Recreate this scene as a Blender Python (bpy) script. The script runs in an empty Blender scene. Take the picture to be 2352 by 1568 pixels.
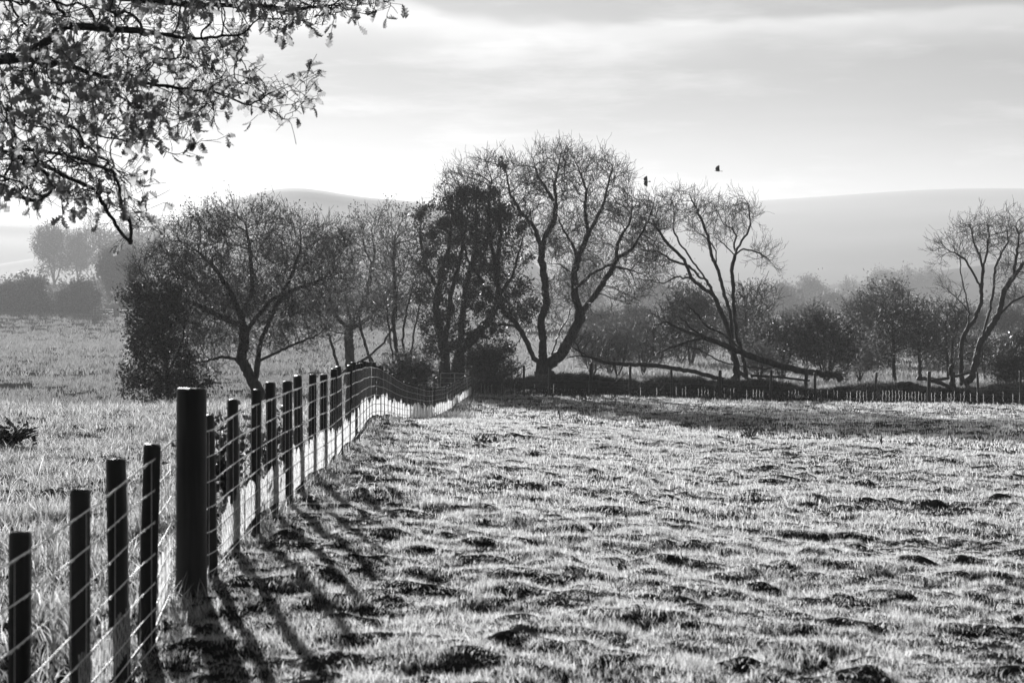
import bpy, bmesh, math, random
import numpy as np
from mathutils import Vector, Matrix

RS = np.random.RandomState(11)
random.seed(5)
SC = bpy.context.scene
COL = SC.collection

# ------------------------------------------------------------------ camera
EYE = 1.525
F = 4573.0            # focal length in units of a 2352-wide picture
CX, HY = 1176.0, 800.0
cam_d = bpy.data.cameras.new('camera')
cam_d.lens = 70.0
cam_d.sensor_width = 36.0
cam_d.shift_y = 16.0 / 2352.0
cam_d.clip_start = 0.1
cam_d.clip_end = 20000.0
cam_d.dof.use_dof = True
cam_d.dof.focus_distance = 40.0
cam_d.dof.aperture_fstop = 5.6
cam = bpy.data.objects.new('camera', cam_d)
cam.location = (0, 0, EYE)
cam.rotation_euler = (math.radians(90), 0, 0)
COL.objects.link(cam)
SC.camera = cam

# ------------------------------------------------------------------ sky and sun
SUN_AZ = math.radians(-13.7)      # to the left of the view direction (+Y)
SUN_EL = math.radians(15.0)
world = bpy.data.worlds.new('World')
SC.world = world
world.use_nodes = True
nt = world.node_tree
for n in list(nt.nodes):
    nt.nodes.remove(n)


def N(tree, typ, **kw):
    n = tree.nodes.new(typ)
    for k, v in kw.items():
        setattr(n, k, v)
    return n


def L(tree, a, b):
    tree.links.new(a, b)


def math_node(tree, op, a, b=None, clamp=False):
    n = N(tree, 'ShaderNodeMath', operation=op, use_clamp=clamp)
    for i, v in enumerate((a, b)):
        if v is None:
            continue
        if isinstance(v, (int, float)):
            n.inputs[i].default_value = v
        else:
            L(tree, v, n.inputs[i])
    return n.outputs[0]


def map_range(tree, v, a, b, c, d, smooth=True):
    n = N(tree, 'ShaderNodeMapRange')
    n.interpolation_type = 'SMOOTHSTEP' if smooth else 'LINEAR'
    L(tree, v, n.inputs['Value'])
    for k, x in zip(('From Min', 'From Max', 'To Min', 'To Max'), (a, b, c, d)):
        n.inputs[k].default_value = x
    return n.outputs['Result']


SKY_STRENGTH = 0.05
EXPOSURE = 0.75
CLOUD_VEIL = 0.47      # the thin cloud sheet dims the clear sky and evens it out (see the power below)
sky = N(nt, 'ShaderNodeTexSky')
sky.sky_type = 'NISHITA'
sky.sun_disc = False
sky.sun_elevation = SUN_EL
sky.sun_rotation = SUN_AZ
sky.air_density = 1.0
sky.dust_density = 0.3
sky.ozone_density = 1.0
bw = N(nt, 'ShaderNodeRGBToBW')
L(nt, sky.outputs[0], bw.inputs[0])
tc = N(nt, 'ShaderNodeTexCoord')
sep = N(nt, 'ShaderNodeSeparateXYZ')
L(nt, tc.outputs['Generated'], sep.inputs[0])


def sky_noise(scale, detail, rough, off=0.0):
    mp = N(nt, 'ShaderNodeMapping')
    mp.inputs['Scale'].default_value = scale
    mp.inputs['Location'].default_value = (off, off * 0.7, off * 1.3)
    L(nt, tc.outputs['Generated'], mp.inputs['Vector'])
    nz = N(nt, 'ShaderNodeTexNoise')
    nz.inputs['Scale'].default_value = 1.0
    nz.inputs['Detail'].default_value = detail
    nz.inputs['Roughness'].default_value = rough
    L(nt, mp.outputs[0], nz.inputs['Vector'])
    return nz.outputs['Fac']


# a grey sheet of cloud with a silver upper rim, thin streaks above and below it
warp = sky_noise((5.0, 5.0, 14.0), 4, 0.55, 3.1)
fine = sky_noise((9.0, 9.0, 55.0), 6, 0.6, 7.7)
broad = sky_noise((2.2, 2.2, 9.0), 3, 0.5, 1.4)
edge = math_node(nt, 'ADD', sep.outputs['Z'], math_node(nt, 'MULTIPLY', math_node(nt, 'SUBTRACT', warp, 0.5), 0.05))
under = map_range(nt, edge, 0.148, 0.158, 1.0, 0.0)            # below the rim
rim = math_node(nt, 'MULTIPLY', map_range(nt, edge, 0.138, 0.158, 0.0, 1.0), map_range(nt, edge, 0.158, 0.164, 1.0, 0.0))
body = math_node(nt, 'MULTIPLY', under, map_range(nt, math_node(nt, 'ADD', edge, math_node(nt, 'MULTIPLY', math_node(nt, 'SUBTRACT', fine, 0.5), 0.05)), 0.075, 0.13, 0.0, 1.0))
streak = map_range(nt, fine, 0.45, 0.72, 0.0, 1.0)
cl = math_node(nt, 'SUBTRACT', 1.10, math_node(nt, 'MULTIPLY', body, 0.40))
cl = math_node(nt, 'ADD', cl, math_node(nt, 'MULTIPLY', rim, 0.8))
cl = math_node(nt, 'ADD', cl, math_node(nt, 'MULTIPLY', streak, 0.62))
cl = math_node(nt, 'ADD', cl, math_node(nt, 'MULTIPLY', math_node(nt, 'SUBTRACT', broad, 0.5), 0.35))
cl = math_node(nt, 'SUBTRACT', cl, math_node(nt, 'MULTIPLY', map_range(nt, edge, 0.158, 0.166, 0.0, 1.0), 0.22))
lum = math_node(nt, 'MULTIPLY', math_node(nt, 'POWER', bw.outputs[0], 0.9), math_node(nt, 'MULTIPLY', cl, CLOUD_VEIL))
bg = N(nt, 'ShaderNodeBackground')
bg.inputs['Strength'].default_value = SKY_STRENGTH
L(nt, lum, bg.inputs['Color'])
wo = N(nt, 'ShaderNodeOutputWorld')
L(nt, bg.outputs[0], wo.inputs['Surface'])

sun_d = bpy.data.lights.new('sun', 'SUN')
sun_d.energy = 5.0
sun_d.angle = math.radians(0.6)
sun_d.color = (1, 1, 1)
sun = bpy.data.objects.new('sun', sun_d)
to_sun = Vector((math.sin(SUN_AZ) * math.cos(SUN_EL), math.cos(SUN_AZ) * math.cos(SUN_EL), math.sin(SUN_EL)))
sun.rotation_euler = to_sun.to_track_quat('Z', 'Y').to_euler()
sun.location = (-20, 60, 40)
COL.objects.link(sun)

vs = SC.view_settings
vs.view_transform = 'Standard'
vs.look = 'None'
vs.exposure = EXPOSURE
vs.gamma = 1.0
vs.use_curve_mapping = False
cy = SC.cycles
cy.max_bounces = 5
cy.diffuse_bounces = 2
cy.glossy_bounces = 2
cy.transmission_bounces = 3
cy.transparent_max_bounces = 6
cy.volume_bounces = 1
cy.use_denoising = True
world.cycles.sampling_method = 'NONE'
cy.sample_clamp_indirect = 4.0
cy.sample_clamp_direct = 5.0

# ------------------------------------------------------------------ small helpers


def P(px, py, d):
    """a point of the place from its direction (2352-wide picture) and its distance in metres"""
    return np.array([(px - CX) / F * d, d, EYE - (py - HY) / F * d])


_perm = RS.rand(256, 256)


def vnoise(x, y, seed=0):
    x = np.asarray(x, float) + seed * 17.31
    y = np.asarray(y, float) + seed * 9.77
    xi = np.floor(x).astype(int)
    yi = np.floor(y).astype(int)
    fx = x - xi
    fy = y - yi
    fx = fx * fx * (3 - 2 * fx)
    fy = fy * fy * (3 - 2 * fy)
    a = _perm[xi % 256, yi % 256]
    b = _perm[(xi + 1) % 256, yi % 256]
    c = _perm[xi % 256, (yi + 1) % 256]
    d = _perm[(xi + 1) % 256, (yi + 1) % 256]
    return (a * (1 - fx) + b * fx) * (1 - fy) + (c * (1 - fx) + d * fx) * fy - 0.5


def sstep(a, b, x):
    t = np.clip((x - a) / (b - a), 0, 1)
    return t * t * (3 - 2 * t)


FENCE_Y = [0, 7, 8.4, 9.3, 10, 11.4, 13, 15, 18, 24, 30, 34, 38, 44, 49.5, 60, 72, 80, 88, 92, 100]
FENCE_Z = [-.2, -.2, -.1, -.02, .03, .05, .15, .2, .25, .29, .29, .25, .12, -.14, -.34, -.72, -.9, -.80, -.65, -.70, -.7]
FENCE_XY = [0, 12, 20, 26, 33, 49.5, 72, 80, 88, 100]
FENCE_XX = [-1.83, -1.83, -1.85, -2.05, -2.36, -2.66, -2.45, -2.2, -1.83, -1.6]
LEFT_Y = [0, 8, 15, 30, 40, 47, 56, 70, 90, 115, 150, 200, 250, 350, 450, 600, 800, 1500, 3000, 9000]
LEFT_Z = [-.3, -.25, -.1, .05, .18, .18, -.3, -1.0, -1.3, -1.3, -.9, 0.0, 1.2, 4.0, 8.5, 17, 27, 50, 60, 50]
RIGHT_Y = [0, 93, 94.6, 96, 98, 101, 116, 150, 200, 300, 450, 700, 1000, 1600, 3000, 9000]
RIGHT_Z = [0, 0, .52, .86, .62, .35, .35, .7, 1.9, 4.5, 9.5, 14, 22, 45, 65, 50]


def fence_x(y):
    return np.interp(y, FENCE_XY, FENCE_XX)


def fence_z(y):
    return np.interp(y, FENCE_Y, FENCE_Z)


def ground(x, y, micro=True):
    x = np.asarray(x, float)
    y = np.asarray(y, float)
    fx = fence_x(y)
    # right-hand field: a gentle crest, then a hollow and the far field
    yc = np.clip(40 - 1.25 * x, 24, 42)
    field = -0.018 * np.clip(x, -4, 30) - 0.70 * sstep(yc, yc + 13, y) - 0.0005 * np.clip(y - 60, 0, 40)
    rightz = field + np.interp(y, RIGHT_Y, RIGHT_Z)
    bankmod = 0.65 * vnoise(x / 3.1, y * 0 + 3, 4) + 0.25 * vnoise(x / 1.2, y / 2, 6)
    rightz = rightz + bankmod * np.exp(-((y - 96.3) / 2.0) ** 2)
    leftz = np.interp(y, LEFT_Y, LEFT_Z) + 0.0 * x
    u = x / np.maximum(y, 5.0)
    far = sstep(-0.13, 0.03, u)
    side = np.where(y < 60, sstep(-.6, .6, x - fx), 0)
    side = np.where(y >= 60, sstep(-.6 - (y - 60) * .05, .6, x - fx), side)
    mixv = np.where(y > 100, far, side)
    mixv = np.where((y > 90) & (y <= 100), side + (far - side) * (y - 90) / 10, mixv)
    z = leftz * (1 - mixv) + rightz * mixv
    wd = np.where(x > fx, 2.6, 1.6)
    w = np.exp(-((x - fx) / wd) ** 2) * (1 - sstep(88, 96, y))
    z = z * (1 - w) + fence_z(y) * w
    z = z + 0.12 * vnoise(x / 7.0, y / 9.0, 1) * sstep(4, 12, y)
    z = z + (vnoise(x / 40.0, y / 50.0, 2) * 3.0) * sstep(110, 400, y)
    if micro:
        near = 1 - sstep(70, 130, y)
        m = 0.085 * vnoise(x / 0.23, y / 0.27, 3) + 0.04 * vnoise(x / 0.11, y / 0.13, 5) + 0.09 * vnoise(x / 1.1, y / 1.2, 7)
        big = np.maximum(0, vnoise(x / 0.33, y / 0.33, 9) - 0.22) * 0.14
        z = z + (m + big) * near
    return z


def mesh_np(name, verts, faces, smooth=False):
    """faces: (n,k) array, or a list of such arrays with different k"""
    if not isinstance(faces, list):
        faces = [faces]
    faces = [np.asarray(f, dtype=np.int32) for f in faces if len(f)]
    verts = np.asarray(verts, dtype=np.float32)
    me = bpy.data.meshes.new(name)
    me.vertices.add(len(verts))
    me.vertices.foreach_set('co', verts.ravel())
    nl = sum(f.size for f in faces)
    npoly = sum(len(f) for f in faces)
    me.loops.add(nl)
    me.loops.foreach_set('vertex_index', np.concatenate([f.ravel() for f in faces]))
    me.polygons.add(npoly)
    tot = np.concatenate([np.full(len(f), f.shape[1], np.int32) for f in faces])
    st = np.concatenate([[0], np.cumsum(tot)[:-1]]).astype(np.int32)
    me.polygons.foreach_set('loop_start', st)
    me.polygons.foreach_set('loop_total', tot)
    if smooth:
        me.polygons.foreach_set('use_smooth', np.ones(npoly, bool))
    me.update(calc_edges=True)
    return me


def link(name, me, mat=None, parent=None, **tags):
    o = bpy.data.objects.new(name, me)
    COL.objects.link(o)
    if mat is not None and me is not None and len(me.materials) == 0:
        me.materials.append(mat)
    if parent is not None:
        o.parent = parent
    for k, v in tags.items():
        if v:
            o[k] = v
    return o


def empty(name, loc=(0, 0, 0), **tags):
    o = bpy.data.objects.new(name, None)
    o.location = loc
    COL.objects.link(o)
    for k, v in tags.items():
        if v:
            o[k] = v
    return o


# ------------------------------------------------------------------ materials (the photograph is black and white)


def g(v):
    return (v, v, v, 1.0)


def material(name, lo, hi, rough=0.8, spec=0.3, scale=8.0, stretch=(1, 1, 1), bump=0.0, trans=0.0, tcol=0.4, metallic=0.0, detail=6, coord='Object', shade=False, glass=0.0):
    m = bpy.data.materials.new(name)
    m.use_nodes = True
    t = m.node_tree
    for n in list(t.nodes):
        t.nodes.remove(n)
    out = N(t, 'ShaderNodeOutputMaterial')
    pb = N(t, 'ShaderNodeBsdfPrincipled')
    pb.inputs['Roughness'].default_value = rough
    pb.inputs['Specular IOR Level'].default_value = spec
    pb.inputs['Metallic'].default_value = metallic
    pb.inputs['Transmission Weight'].default_value = glass
    pb.inputs['IOR'].default_value = 1.33 if glass else 1.45
    co = N(t, 'ShaderNodeTexCoord')
    mp = N(t, 'ShaderNodeMapping')
    mp.inputs['Scale'].default_value = stretch
    L(t, co.outputs[coord], mp.inputs[0])
    nz = N(t, 'ShaderNodeTexNoise')
    nz.inputs['Scale'].default_value = scale
    nz.inputs['Detail'].default_value = detail
    L(t, mp.outputs[0], nz.inputs['Vector'])
    v = map_range(t, nz.outputs['Fac'], 0.3, 0.7, lo, hi)
    L(t, v, pb.inputs['Base Color'])
    if bump:
        b = N(t, 'ShaderNodeBump')
        b.inputs['Strength'].default_value = bump
        b.inputs['Distance'].default_value = 0.02
        L(t, nz.outputs['Fac'], b.inputs['Height'])
        L(t, b.outputs[0], pb.inputs['Normal'])
    if trans > 0:
        tr = N(t, 'ShaderNodeBsdfTranslucent')
        tv = map_range(t, nz.outputs['Fac'], 0.3, 0.7, tcol * 0.6, tcol * 1.3)
        if shade:      # random tone per blade imitates the glint of dewy ones
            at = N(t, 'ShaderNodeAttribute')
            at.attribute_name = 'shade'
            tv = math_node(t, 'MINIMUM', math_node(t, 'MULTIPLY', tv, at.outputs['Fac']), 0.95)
        L(t, tv, tr.inputs['Color'])
        mx = N(t, 'ShaderNodeMixShader')
        mx.inputs[0].default_value = trans
        L(t, pb.outputs[0], mx.inputs[1])
        L(t, tr.outputs[0], mx.inputs[2])
        L(t, mx.outputs[0], out.inputs['Surface'])
    else:
        L(t, pb.outputs[0], out.inputs['Surface'])
    return m


M = {}
M['soil'] = material('soil', 0.018, 0.045, rough=1.0, spec=0.0, scale=1.3, bump=0.4)
M['bark'] = material('bark', 0.022, 0.06, rough=0.75, spec=0.35, scale=9, stretch=(1, 1, 0.3), bump=0.7)
M['twig'] = material('twig', 0.025, 0.05, rough=0.55, spec=0.45, scale=5)
M['pale_twig'] = material('pale_twig', 0.10, 0.18, rough=0.6, spec=0.4, scale=5)
M['leaf'] = material('leaf', 0.035, 0.07, rough=0.4, spec=0.5, scale=3, trans=0.35, tcol=0.22)
M['ivy'] = material('ivy', 0.02, 0.045, rough=0.3, spec=0.5, scale=3, trans=0.2, tcol=0.10)
M['oak_leaf'] = material('oak_leaf', 0.05, 0.09, rough=0.5, spec=0.35, scale=1.5, trans=0.7, tcol=0.42)
M['scrub'] = material('scrub', 0.05, 0.09, rough=0.6, spec=0.35, scale=3, trans=0.35, tcol=0.25)
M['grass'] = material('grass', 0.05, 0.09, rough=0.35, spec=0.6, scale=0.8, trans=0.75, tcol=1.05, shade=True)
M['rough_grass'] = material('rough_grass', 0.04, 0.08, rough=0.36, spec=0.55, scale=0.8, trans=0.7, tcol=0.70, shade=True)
M['shade_undergrowth'] = material('shade_undergrowth', 0.02, 0.04, rough=0.7, spec=0.2, scale=1.0, trans=0.2, tcol=0.08)  # bank shade put into the colour; the dark rush tussock shares it
M['reed'] = material('reed', 0.08, 0.14, rough=0.5, spec=0.4, scale=0.25, trans=0.55, tcol=0.38)
M['pale_grass'] = material('pale_grass', 0.09, 0.15, rough=0.5, spec=0.4, scale=0.25, trans=0.6, tcol=0.42)
M['wood'] = material('weathered_wood', 0.016, 0.06, rough=0.5, spec=0.5, scale=14, stretch=(1, 1, 0.06), bump=0.6)
M['wire'] = material('galvanised_wire', 0.75, 0.9, rough=0.3, spec=0.6, scale=30, metallic=0.35)
M['dull_wire'] = material('dull_wire', 0.08, 0.15, rough=0.6, spec=0.4, scale=30)  # darker than the near wires so the far ones show no glint
M['dew'] = material('dew_bead', 0.9, 0.95, rough=0.12, spec=0.8, scale=30, trans=0.8, tcol=0.75)
M['netting'] = material('wire_netting', 0.7, 0.85, rough=0.4, spec=0.5, scale=30, metallic=0.4, trans=0.85, tcol=0.58)
M['far_wood'] = material('far_wood', 0.04, 0.08, rough=0.8, spec=0.2, scale=3)
M['hill'] = material('moorland', 0.05, 0.09, rough=0.95, spec=0.05, scale=0.004, stretch=(1, 1, 1))
M['gate_metal'] = material('gate_metal', 0.35, 0.5, rough=0.4, spec=0.5, scale=10, metallic=0.7)
M['feather'] = material('feather', 0.015, 0.03, rough=0.6, spec=0.3, scale=6)

# ------------------------------------------------------------------ ground sheet
ang = np.concatenate([np.linspace(-1.35, -0.30, 22)[:-1], np.linspace(-0.30, 0.30, 421), np.linspace(0.30, 1.35, 22)[1:]])
dep = [1.0]
while dep[-1] < 9000:
    d = dep[-1]
    k = 0.05 if d < 6 else (0.0045 if d < 40 else (0.0075 if d < 125 else (0.03 if d < 600 else 0.08)))
    dep.append(d * (1 + k))
dep = np.array(dep)
A, D = np.meshgrid(np.tan(ang), dep)
X = A * D
Y = D.copy()
Z = ground(X, Y)
gv = np.stack([X, Y, Z], -1).reshape(-1, 3)
nr, nc = X.shape
ii = np.arange(nr * nc).reshape(nr, nc)
gf = np.stack([ii[:-1, :-1], ii[:-1, 1:], ii[1:, 1:], ii[1:, :-1]], -1).reshape(-1, 4)
# the ground behind and around the viewer
bk = len(gv)
bx = np.linspace(-60, 60, 13)
by = np.linspace(-80, 0.9, 10)
BX, BY = np.meshgrid(bx, by)
bv = np.stack([BX, BY, np.full_like(BX, -0.16)], -1).reshape(-1, 3)
bi = np.arange(bv.shape[0]).reshape(10, 13) + bk
bf = np.stack([bi[:-1, :-1], bi[:-1, 1:], bi[1:, 1:], bi[1:, :-1]], -1).reshape(-1, 4)
link('ground', mesh_np('ground', np.concatenate([gv, bv]), np.concatenate([gf, bf]), True), M['soil'], kind='structure')

# ------------------------------------------------------------------ hills


def hill(name, ridge, d_ridge, d_front, d_back, zb=-20.0):
    """ridge: list of (px, py) at distance d_ridge; slopes run down towards d_front and d_back"""
    rp = np.array(ridge, float)
    pxs = np.linspace(rp[0, 0], rp[-1, 0], 160)
    pys = np.interp(pxs, rp[:, 0], rp[:, 1])
    k = np.ones(9) / 9
    pys = np.convolve(np.pad(pys, 4, mode='edge'), k, mode='valid')
    rows = []
    for t in np.concatenate([np.linspace(-1, 0, 26), np.linspace(0, 1, 10)[1:]]):
        d = d_ridge + (t * (d_ridge - d_front) if t < 0 else t * (d_back - d_ridge))
        x = (pxs - CX) / F * d_ridge * (1 + (d / d_ridge - 1) * 0.4)
        zr = EYE - (pys - HY) / F * d_ridge
        prof = (1 - abs(t)) ** 0.9 if t > 0 else (1 + t) ** 0.8 * (1 + 0.0 * t)
        z = zb + (zr - zb) * prof
        z = z + vnoise(x / 160, np.full_like(x, d / 140), 21) * 9 * (abs(t) > 0.02) * (1 - abs(t)) ** 0.5 - (3.5 if t < -0.02 else 0) * min(1, abs(t) * 8)
        rows.append(np.stack([x, np.full_like(x, d), z], -1))
    v = np.stack(rows)
    nr, nc = v.shape[:2]
    ii = np.arange(nr * nc).reshape(nr, nc)
    f = np.stack([ii[:-1, :-1], ii[:-1, 1:], ii[1:, 1:], ii[1:, :-1]], -1).reshape(-1, 4)
    return link(name, mesh_np(name, v.reshape(-1, 3), f, True), M['hill'], kind='structure')


hill('hill', [(-600, 700), (100, 590), (300, 545), (480, 482), (560, 450), (610, 438), (660, 429), (700, 432), (760, 441), (830, 454), (940, 461), (1060, 480), (1160, 530), (1260, 640), (1400, 790)], 1500, 860, 2300)
hill('hill', [(-3500, 720), (-1500, 640), (300, 560), (700, 500), (940, 480), (1100, 472),
              (1300, 470), (1500, 470), (1640, 467), (1780, 462), (1850, 455), (1950, 447), (2050, 439), (2200, 428), (2260, 426), (2352, 430), (2700, 450), (3600, 520), (5500, 620)], 2600, 1300, 4200)
hill('hill', [(-5500, 560), (-3000, 500), (-1000, 500), (-300, 508), (0, 513), (100, 514), (190, 520), (330, 540), (500, 570), (800, 640), (1100, 720), (1500, 780)], 1900, 1000, 2900)
hill('hill', [(300, 800), (900, 720), (1300, 665), (1700, 672), (1900, 655), (2050, 640), (2200, 612), (2352, 600), (2800, 590), (3600, 610), (5500, 680)], 1150, 760, 1700)

# ------------------------------------------------------------------ trees: traced limbs grown out towards points spread through the crown


def norm(v):
    return v / np.maximum(np.linalg.norm(v, axis=-1, keepdims=True), 1e-9)


def grow(paths, attr, step, infl, kill, rs, maxit=90, bias=(0, 0, 0.12), wob=0.25, inertia=0.75):
    pos, par = [], []
    for pts in paths:
        pts = np.asarray(pts, float)
        if pos:
            q = np.array(pos)
            j = int(np.argmin(((q - pts[0]) ** 2).sum(1)))
            prev = j
            pts = np.concatenate([q[j][None], pts[1:] if np.linalg.norm(q[j] - pts[0]) < step * 3 else pts])
        else:
            pos.append(pts[0])
            par.append(-1)
            prev = 0
        for a, b in zip(pts[:-1], pts[1:]):
            n = max(1, int(round(np.linalg.norm(b - a) / step)))
            for k in range(1, n + 1):
                p = a + (b - a) * k / n + (rs.normal(0, step * 0.10, 3) if k < n else rs.normal(0, step * 0.05, 3))
                pos.append(p)
                par.append(prev)
                prev = len(pos) - 1
    pos = np.array(pos)
    par = list(par)
    bias = np.array(bias)
    par_a = np.array(par)
    pdir = np.zeros_like(pos)
    pdir[1:] = norm(pos[1:] - pos[par_a[1:]])
    A = np.asarray(attr, float)
    d2 = ((A[:, None] - pos[None]) ** 2).sum(2)
    near = d2.argmin(1)
    nd = np.sqrt(d2.min(1))
    alive = nd > kill
    cnt = {}
    for it in range(maxit):
        act = alive & (nd < infl)
        if not act.any():
            infl *= 1.3
            if infl > 40:
                break
            continue
        idx = near[act]
        dirs = norm(A[act] - pos[idx])
        u, inv = np.unique(idx, return_inverse=True)
        s = np.zeros((len(u), 3))
        np.add.at(s, inv, dirs)
        s = norm(s) + bias + inertia * pdir[u] + rs.normal(0, wob, (len(u), 3))
        s = norm(s)
        newp = pos[u] + s * step
        keep = np.ones(len(u), bool)
        for i, a in enumerate(u):
            cnt[a] = cnt.get(a, 0) + 1
            if cnt[a] > 4:
                keep[i] = False
        if not keep.any():
            break
        newp = newp[keep]
        base = len(pos)
        par.extend(u[keep].tolist())
        pos = np.concatenate([pos, newp])
        pdir = np.concatenate([pdir, s[keep]])
        dd = np.linalg.norm(A[:, None] - newp[None], axis=2)
        j = dd.argmin(1)
        m = dd[np.arange(len(A)), j]
        bet = m < nd
        nd[bet] = m[bet]
        near[bet] = base + j[bet]
        alive &= nd > kill
        if alive.sum() < 4:
            break
    return pos, np.array(par)


def add_twigs(pos, par, rs, frac, length, segs, spread=0.55, up=0.2, levels=1, maxchild=2, droop=0.0):
    for lv in range(levels):
        n = len(pos)
        nchild = np.bincount(par[par >= 0], minlength=n)
        # nodes with few descendants
        desc = np.ones(n)
        for i in range(n - 1, 0, -1):
            desc[par[i]] += desc[i]
        cand = np.where((desc < 14) & (np.arange(n) > 3))[0]
        src = np.concatenate([cand[rs.rand(len(cand)) < frac] for _ in range(maxchild)])
        if len(src) == 0:
            return pos, par
        d0 = norm(pos[src] - pos[par[src]])
        dr = norm(d0 + rs.normal(0, spread, (len(src), 3)) + np.array([0, 0, up]))
        ln = length * (0.5 + rs.rand(len(src))) / segs
        cur = pos[src]
        ci = src
        for s in range(segs):
            dr = norm(dr + rs.normal(0, 0.22, dr.shape) + np.array([0, 0, up * 0.4 - droop]))
            newp = cur + dr * ln[:, None]
            base = len(pos)
            pos = np.concatenate([pos, newp])
            par = np.concatenate([par, ci])
            ci = np.arange(base, base + len(newp))
            cur = newp
        length *= 0.65
        frac *= 0.7
    return pos, par


def radii(pos, par, tip, trunk, slim=1.22):
    n = len(pos)
    tips = np.ones(n)
    nch = np.bincount(par[par >= 0], minlength=n)
    tips[nch > 0] = 0
    for i in range(n - 1, 0, -1):
        tips[par[i]] += tips[i]
    e = math.log(max(tips[0], 3)) / math.log(max(trunk / tip, 1.5))
    r = tip * np.maximum(tips, 1) ** (1 / e)
    r = trunk * (np.minimum(r, trunk) / trunk) ** slim
    return np.maximum(r, tip)


def tubes(pos, par, r, select):
    """verts, faces of the limbs whose child node is selected"""
    n = len(pos)
    edge_dir = np.zeros((n, 3))
    edge_dir[1:] = norm(pos[1:] - pos[par[1:]])
    edge_dir[0] = norm(pos[1] - pos[0])
    main = np.full(n, -1)
    best = np.zeros(n)
    for i in range(1, n):
        p = par[i]
        if r[i] > best[p]:
            best[p] = r[i]
            main[p] = i
    tan = edge_dir.copy()
    hm = main >= 0
    tan[hm] = norm(edge_dir[hm] + edge_dir[main[hm]])
    ref = norm(np.array([0.31, 0.9, 0.13])[None])[0]
    ref2 = np.array([1.0, 0.05, 0.2])

    def frame(t):
        dot = np.abs(t @ ref)
        rr = np.where(dot[:, None] > 0.97, ref2[None], ref[None])
        u = norm(np.cross(t, rr))
        return u, np.cross(t, u)

    rk = np.random.RandomState(n)
    V, Fq, off = [], [], 0
    child = np.arange(1, n)
    child = child[select[1:]]
    for k, lo, hi in ((10, 0.07, 9), (6, 0.025, 0.07), (3, 0, 0.025)):
        c = child[(r[child] >= lo) & (r[child] < hi)]
        if len(c) == 0:
            continue
        p = par[c]
        ismain = main[p] == c
        th = np.arange(k) * 2 * math.pi / k
        cs, sn = np.cos(th), np.sin(th)
        ub, vb = frame(tan[c])
        knob = 1 + (.13 * rk.normal(0, 1, (len(c), k, 1)) if k == 10 else 0)
        B = pos[c][:, None] + knob * r[c][:, None, None] * (ub[:, None] * cs[None, :, None] + vb[:, None] * sn[None, :, None])
        ta = np.where(ismain[:, None], tan[p], edge_dir[c])
        ua, va = frame(ta)
        ra = np.where(ismain, np.minimum(r[p], r[c] * 1.5), r[c])
        Av = pos[p][:, None] + ra[:, None, None] * (ua[:, None] * cs[None, :, None] + va[:, None] * sn[None, :, None])
        m = len(c)
        V.append(np.concatenate([Av.reshape(-1, 3), B.reshape(-1, 3)]))
        ia = off + np.arange(m * k).reshape(m, k)
        ib = ia + m * k
        Fq.append(np.stack([ia, np.roll(ia, -1, 1), np.roll(ib, -1, 1), ib], -1).reshape(-1, 4))
        off += 2 * m * k
    if not V:
        return None
    return np.concatenate(V), np.concatenate(Fq)


def leaf_cloud(centers, count, sigma, size, rs, droop=0.3, clusters=0):
    """small pointed leaves scattered round the given points"""
    if clusters:
        centers = centers[rs.randint(0, len(centers), clusters)]
        centers = centers[(np.random.RandomState(3).rand(len(centers)) ** 2 * len(centers)).astype(int)]
    c = centers[rs.randint(0, len(centers), count)] + rs.normal(0, 1, (count, 3)) * sigma
    ax = norm(rs.normal(0, 1, (count, 3)) + np.array([0, 0, -droop]))
    sd = norm(np.cross(ax, rs.normal(0, 1, (count, 3))))
    nn = np.cross(ax, sd)
    s = size * (0.55 + 0.8 * rs.rand(count))[:, None]
    a = c - ax * s * 0.5
    b = c + sd * s * 0.32 + nn * s * 0.08
    t = c + ax * s * 0.5
    d = c - sd * s * 0.32 + nn * s * 0.08
    v = np.stack([a, b, t, d], 1).reshape(-1, 3)
    f = np.arange(count * 4).reshape(count, 4)
    f = np.concatenate([f[:, [0, 1, 2]], f[:, [0, 2, 3]]])
    return v, f


def ellipsoids(specs, n, d, rs, shell=0.35):
    """specs: (px, py, rx, ry[, weight]) in picture units at distance d; a crown as deep as it is wide"""
    w = np.array([(s[4] if len(s) > 4 else 1.0) * s[2] * s[3] for s in specs], float)
    pick = rs.choice(len(specs), n, p=w / w.sum())
    out = np.zeros((n, 3))
    q = norm(rs.normal(0, 1, (n, 3))) * (shell + (1 - shell) * rs.rand(n, 1) ** (1 / 2.2))
    for i, s in enumerate(specs):
        m = pick == i
        c = P(s[0], s[1], d)
        rx = s[2] / F * d
        ry = s[3] / F * d
        dd = min(rx, max(ry, rx * 0.6))
        out[m] = c + q[m] * np.array([rx, dd, ry])
    return out


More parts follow.
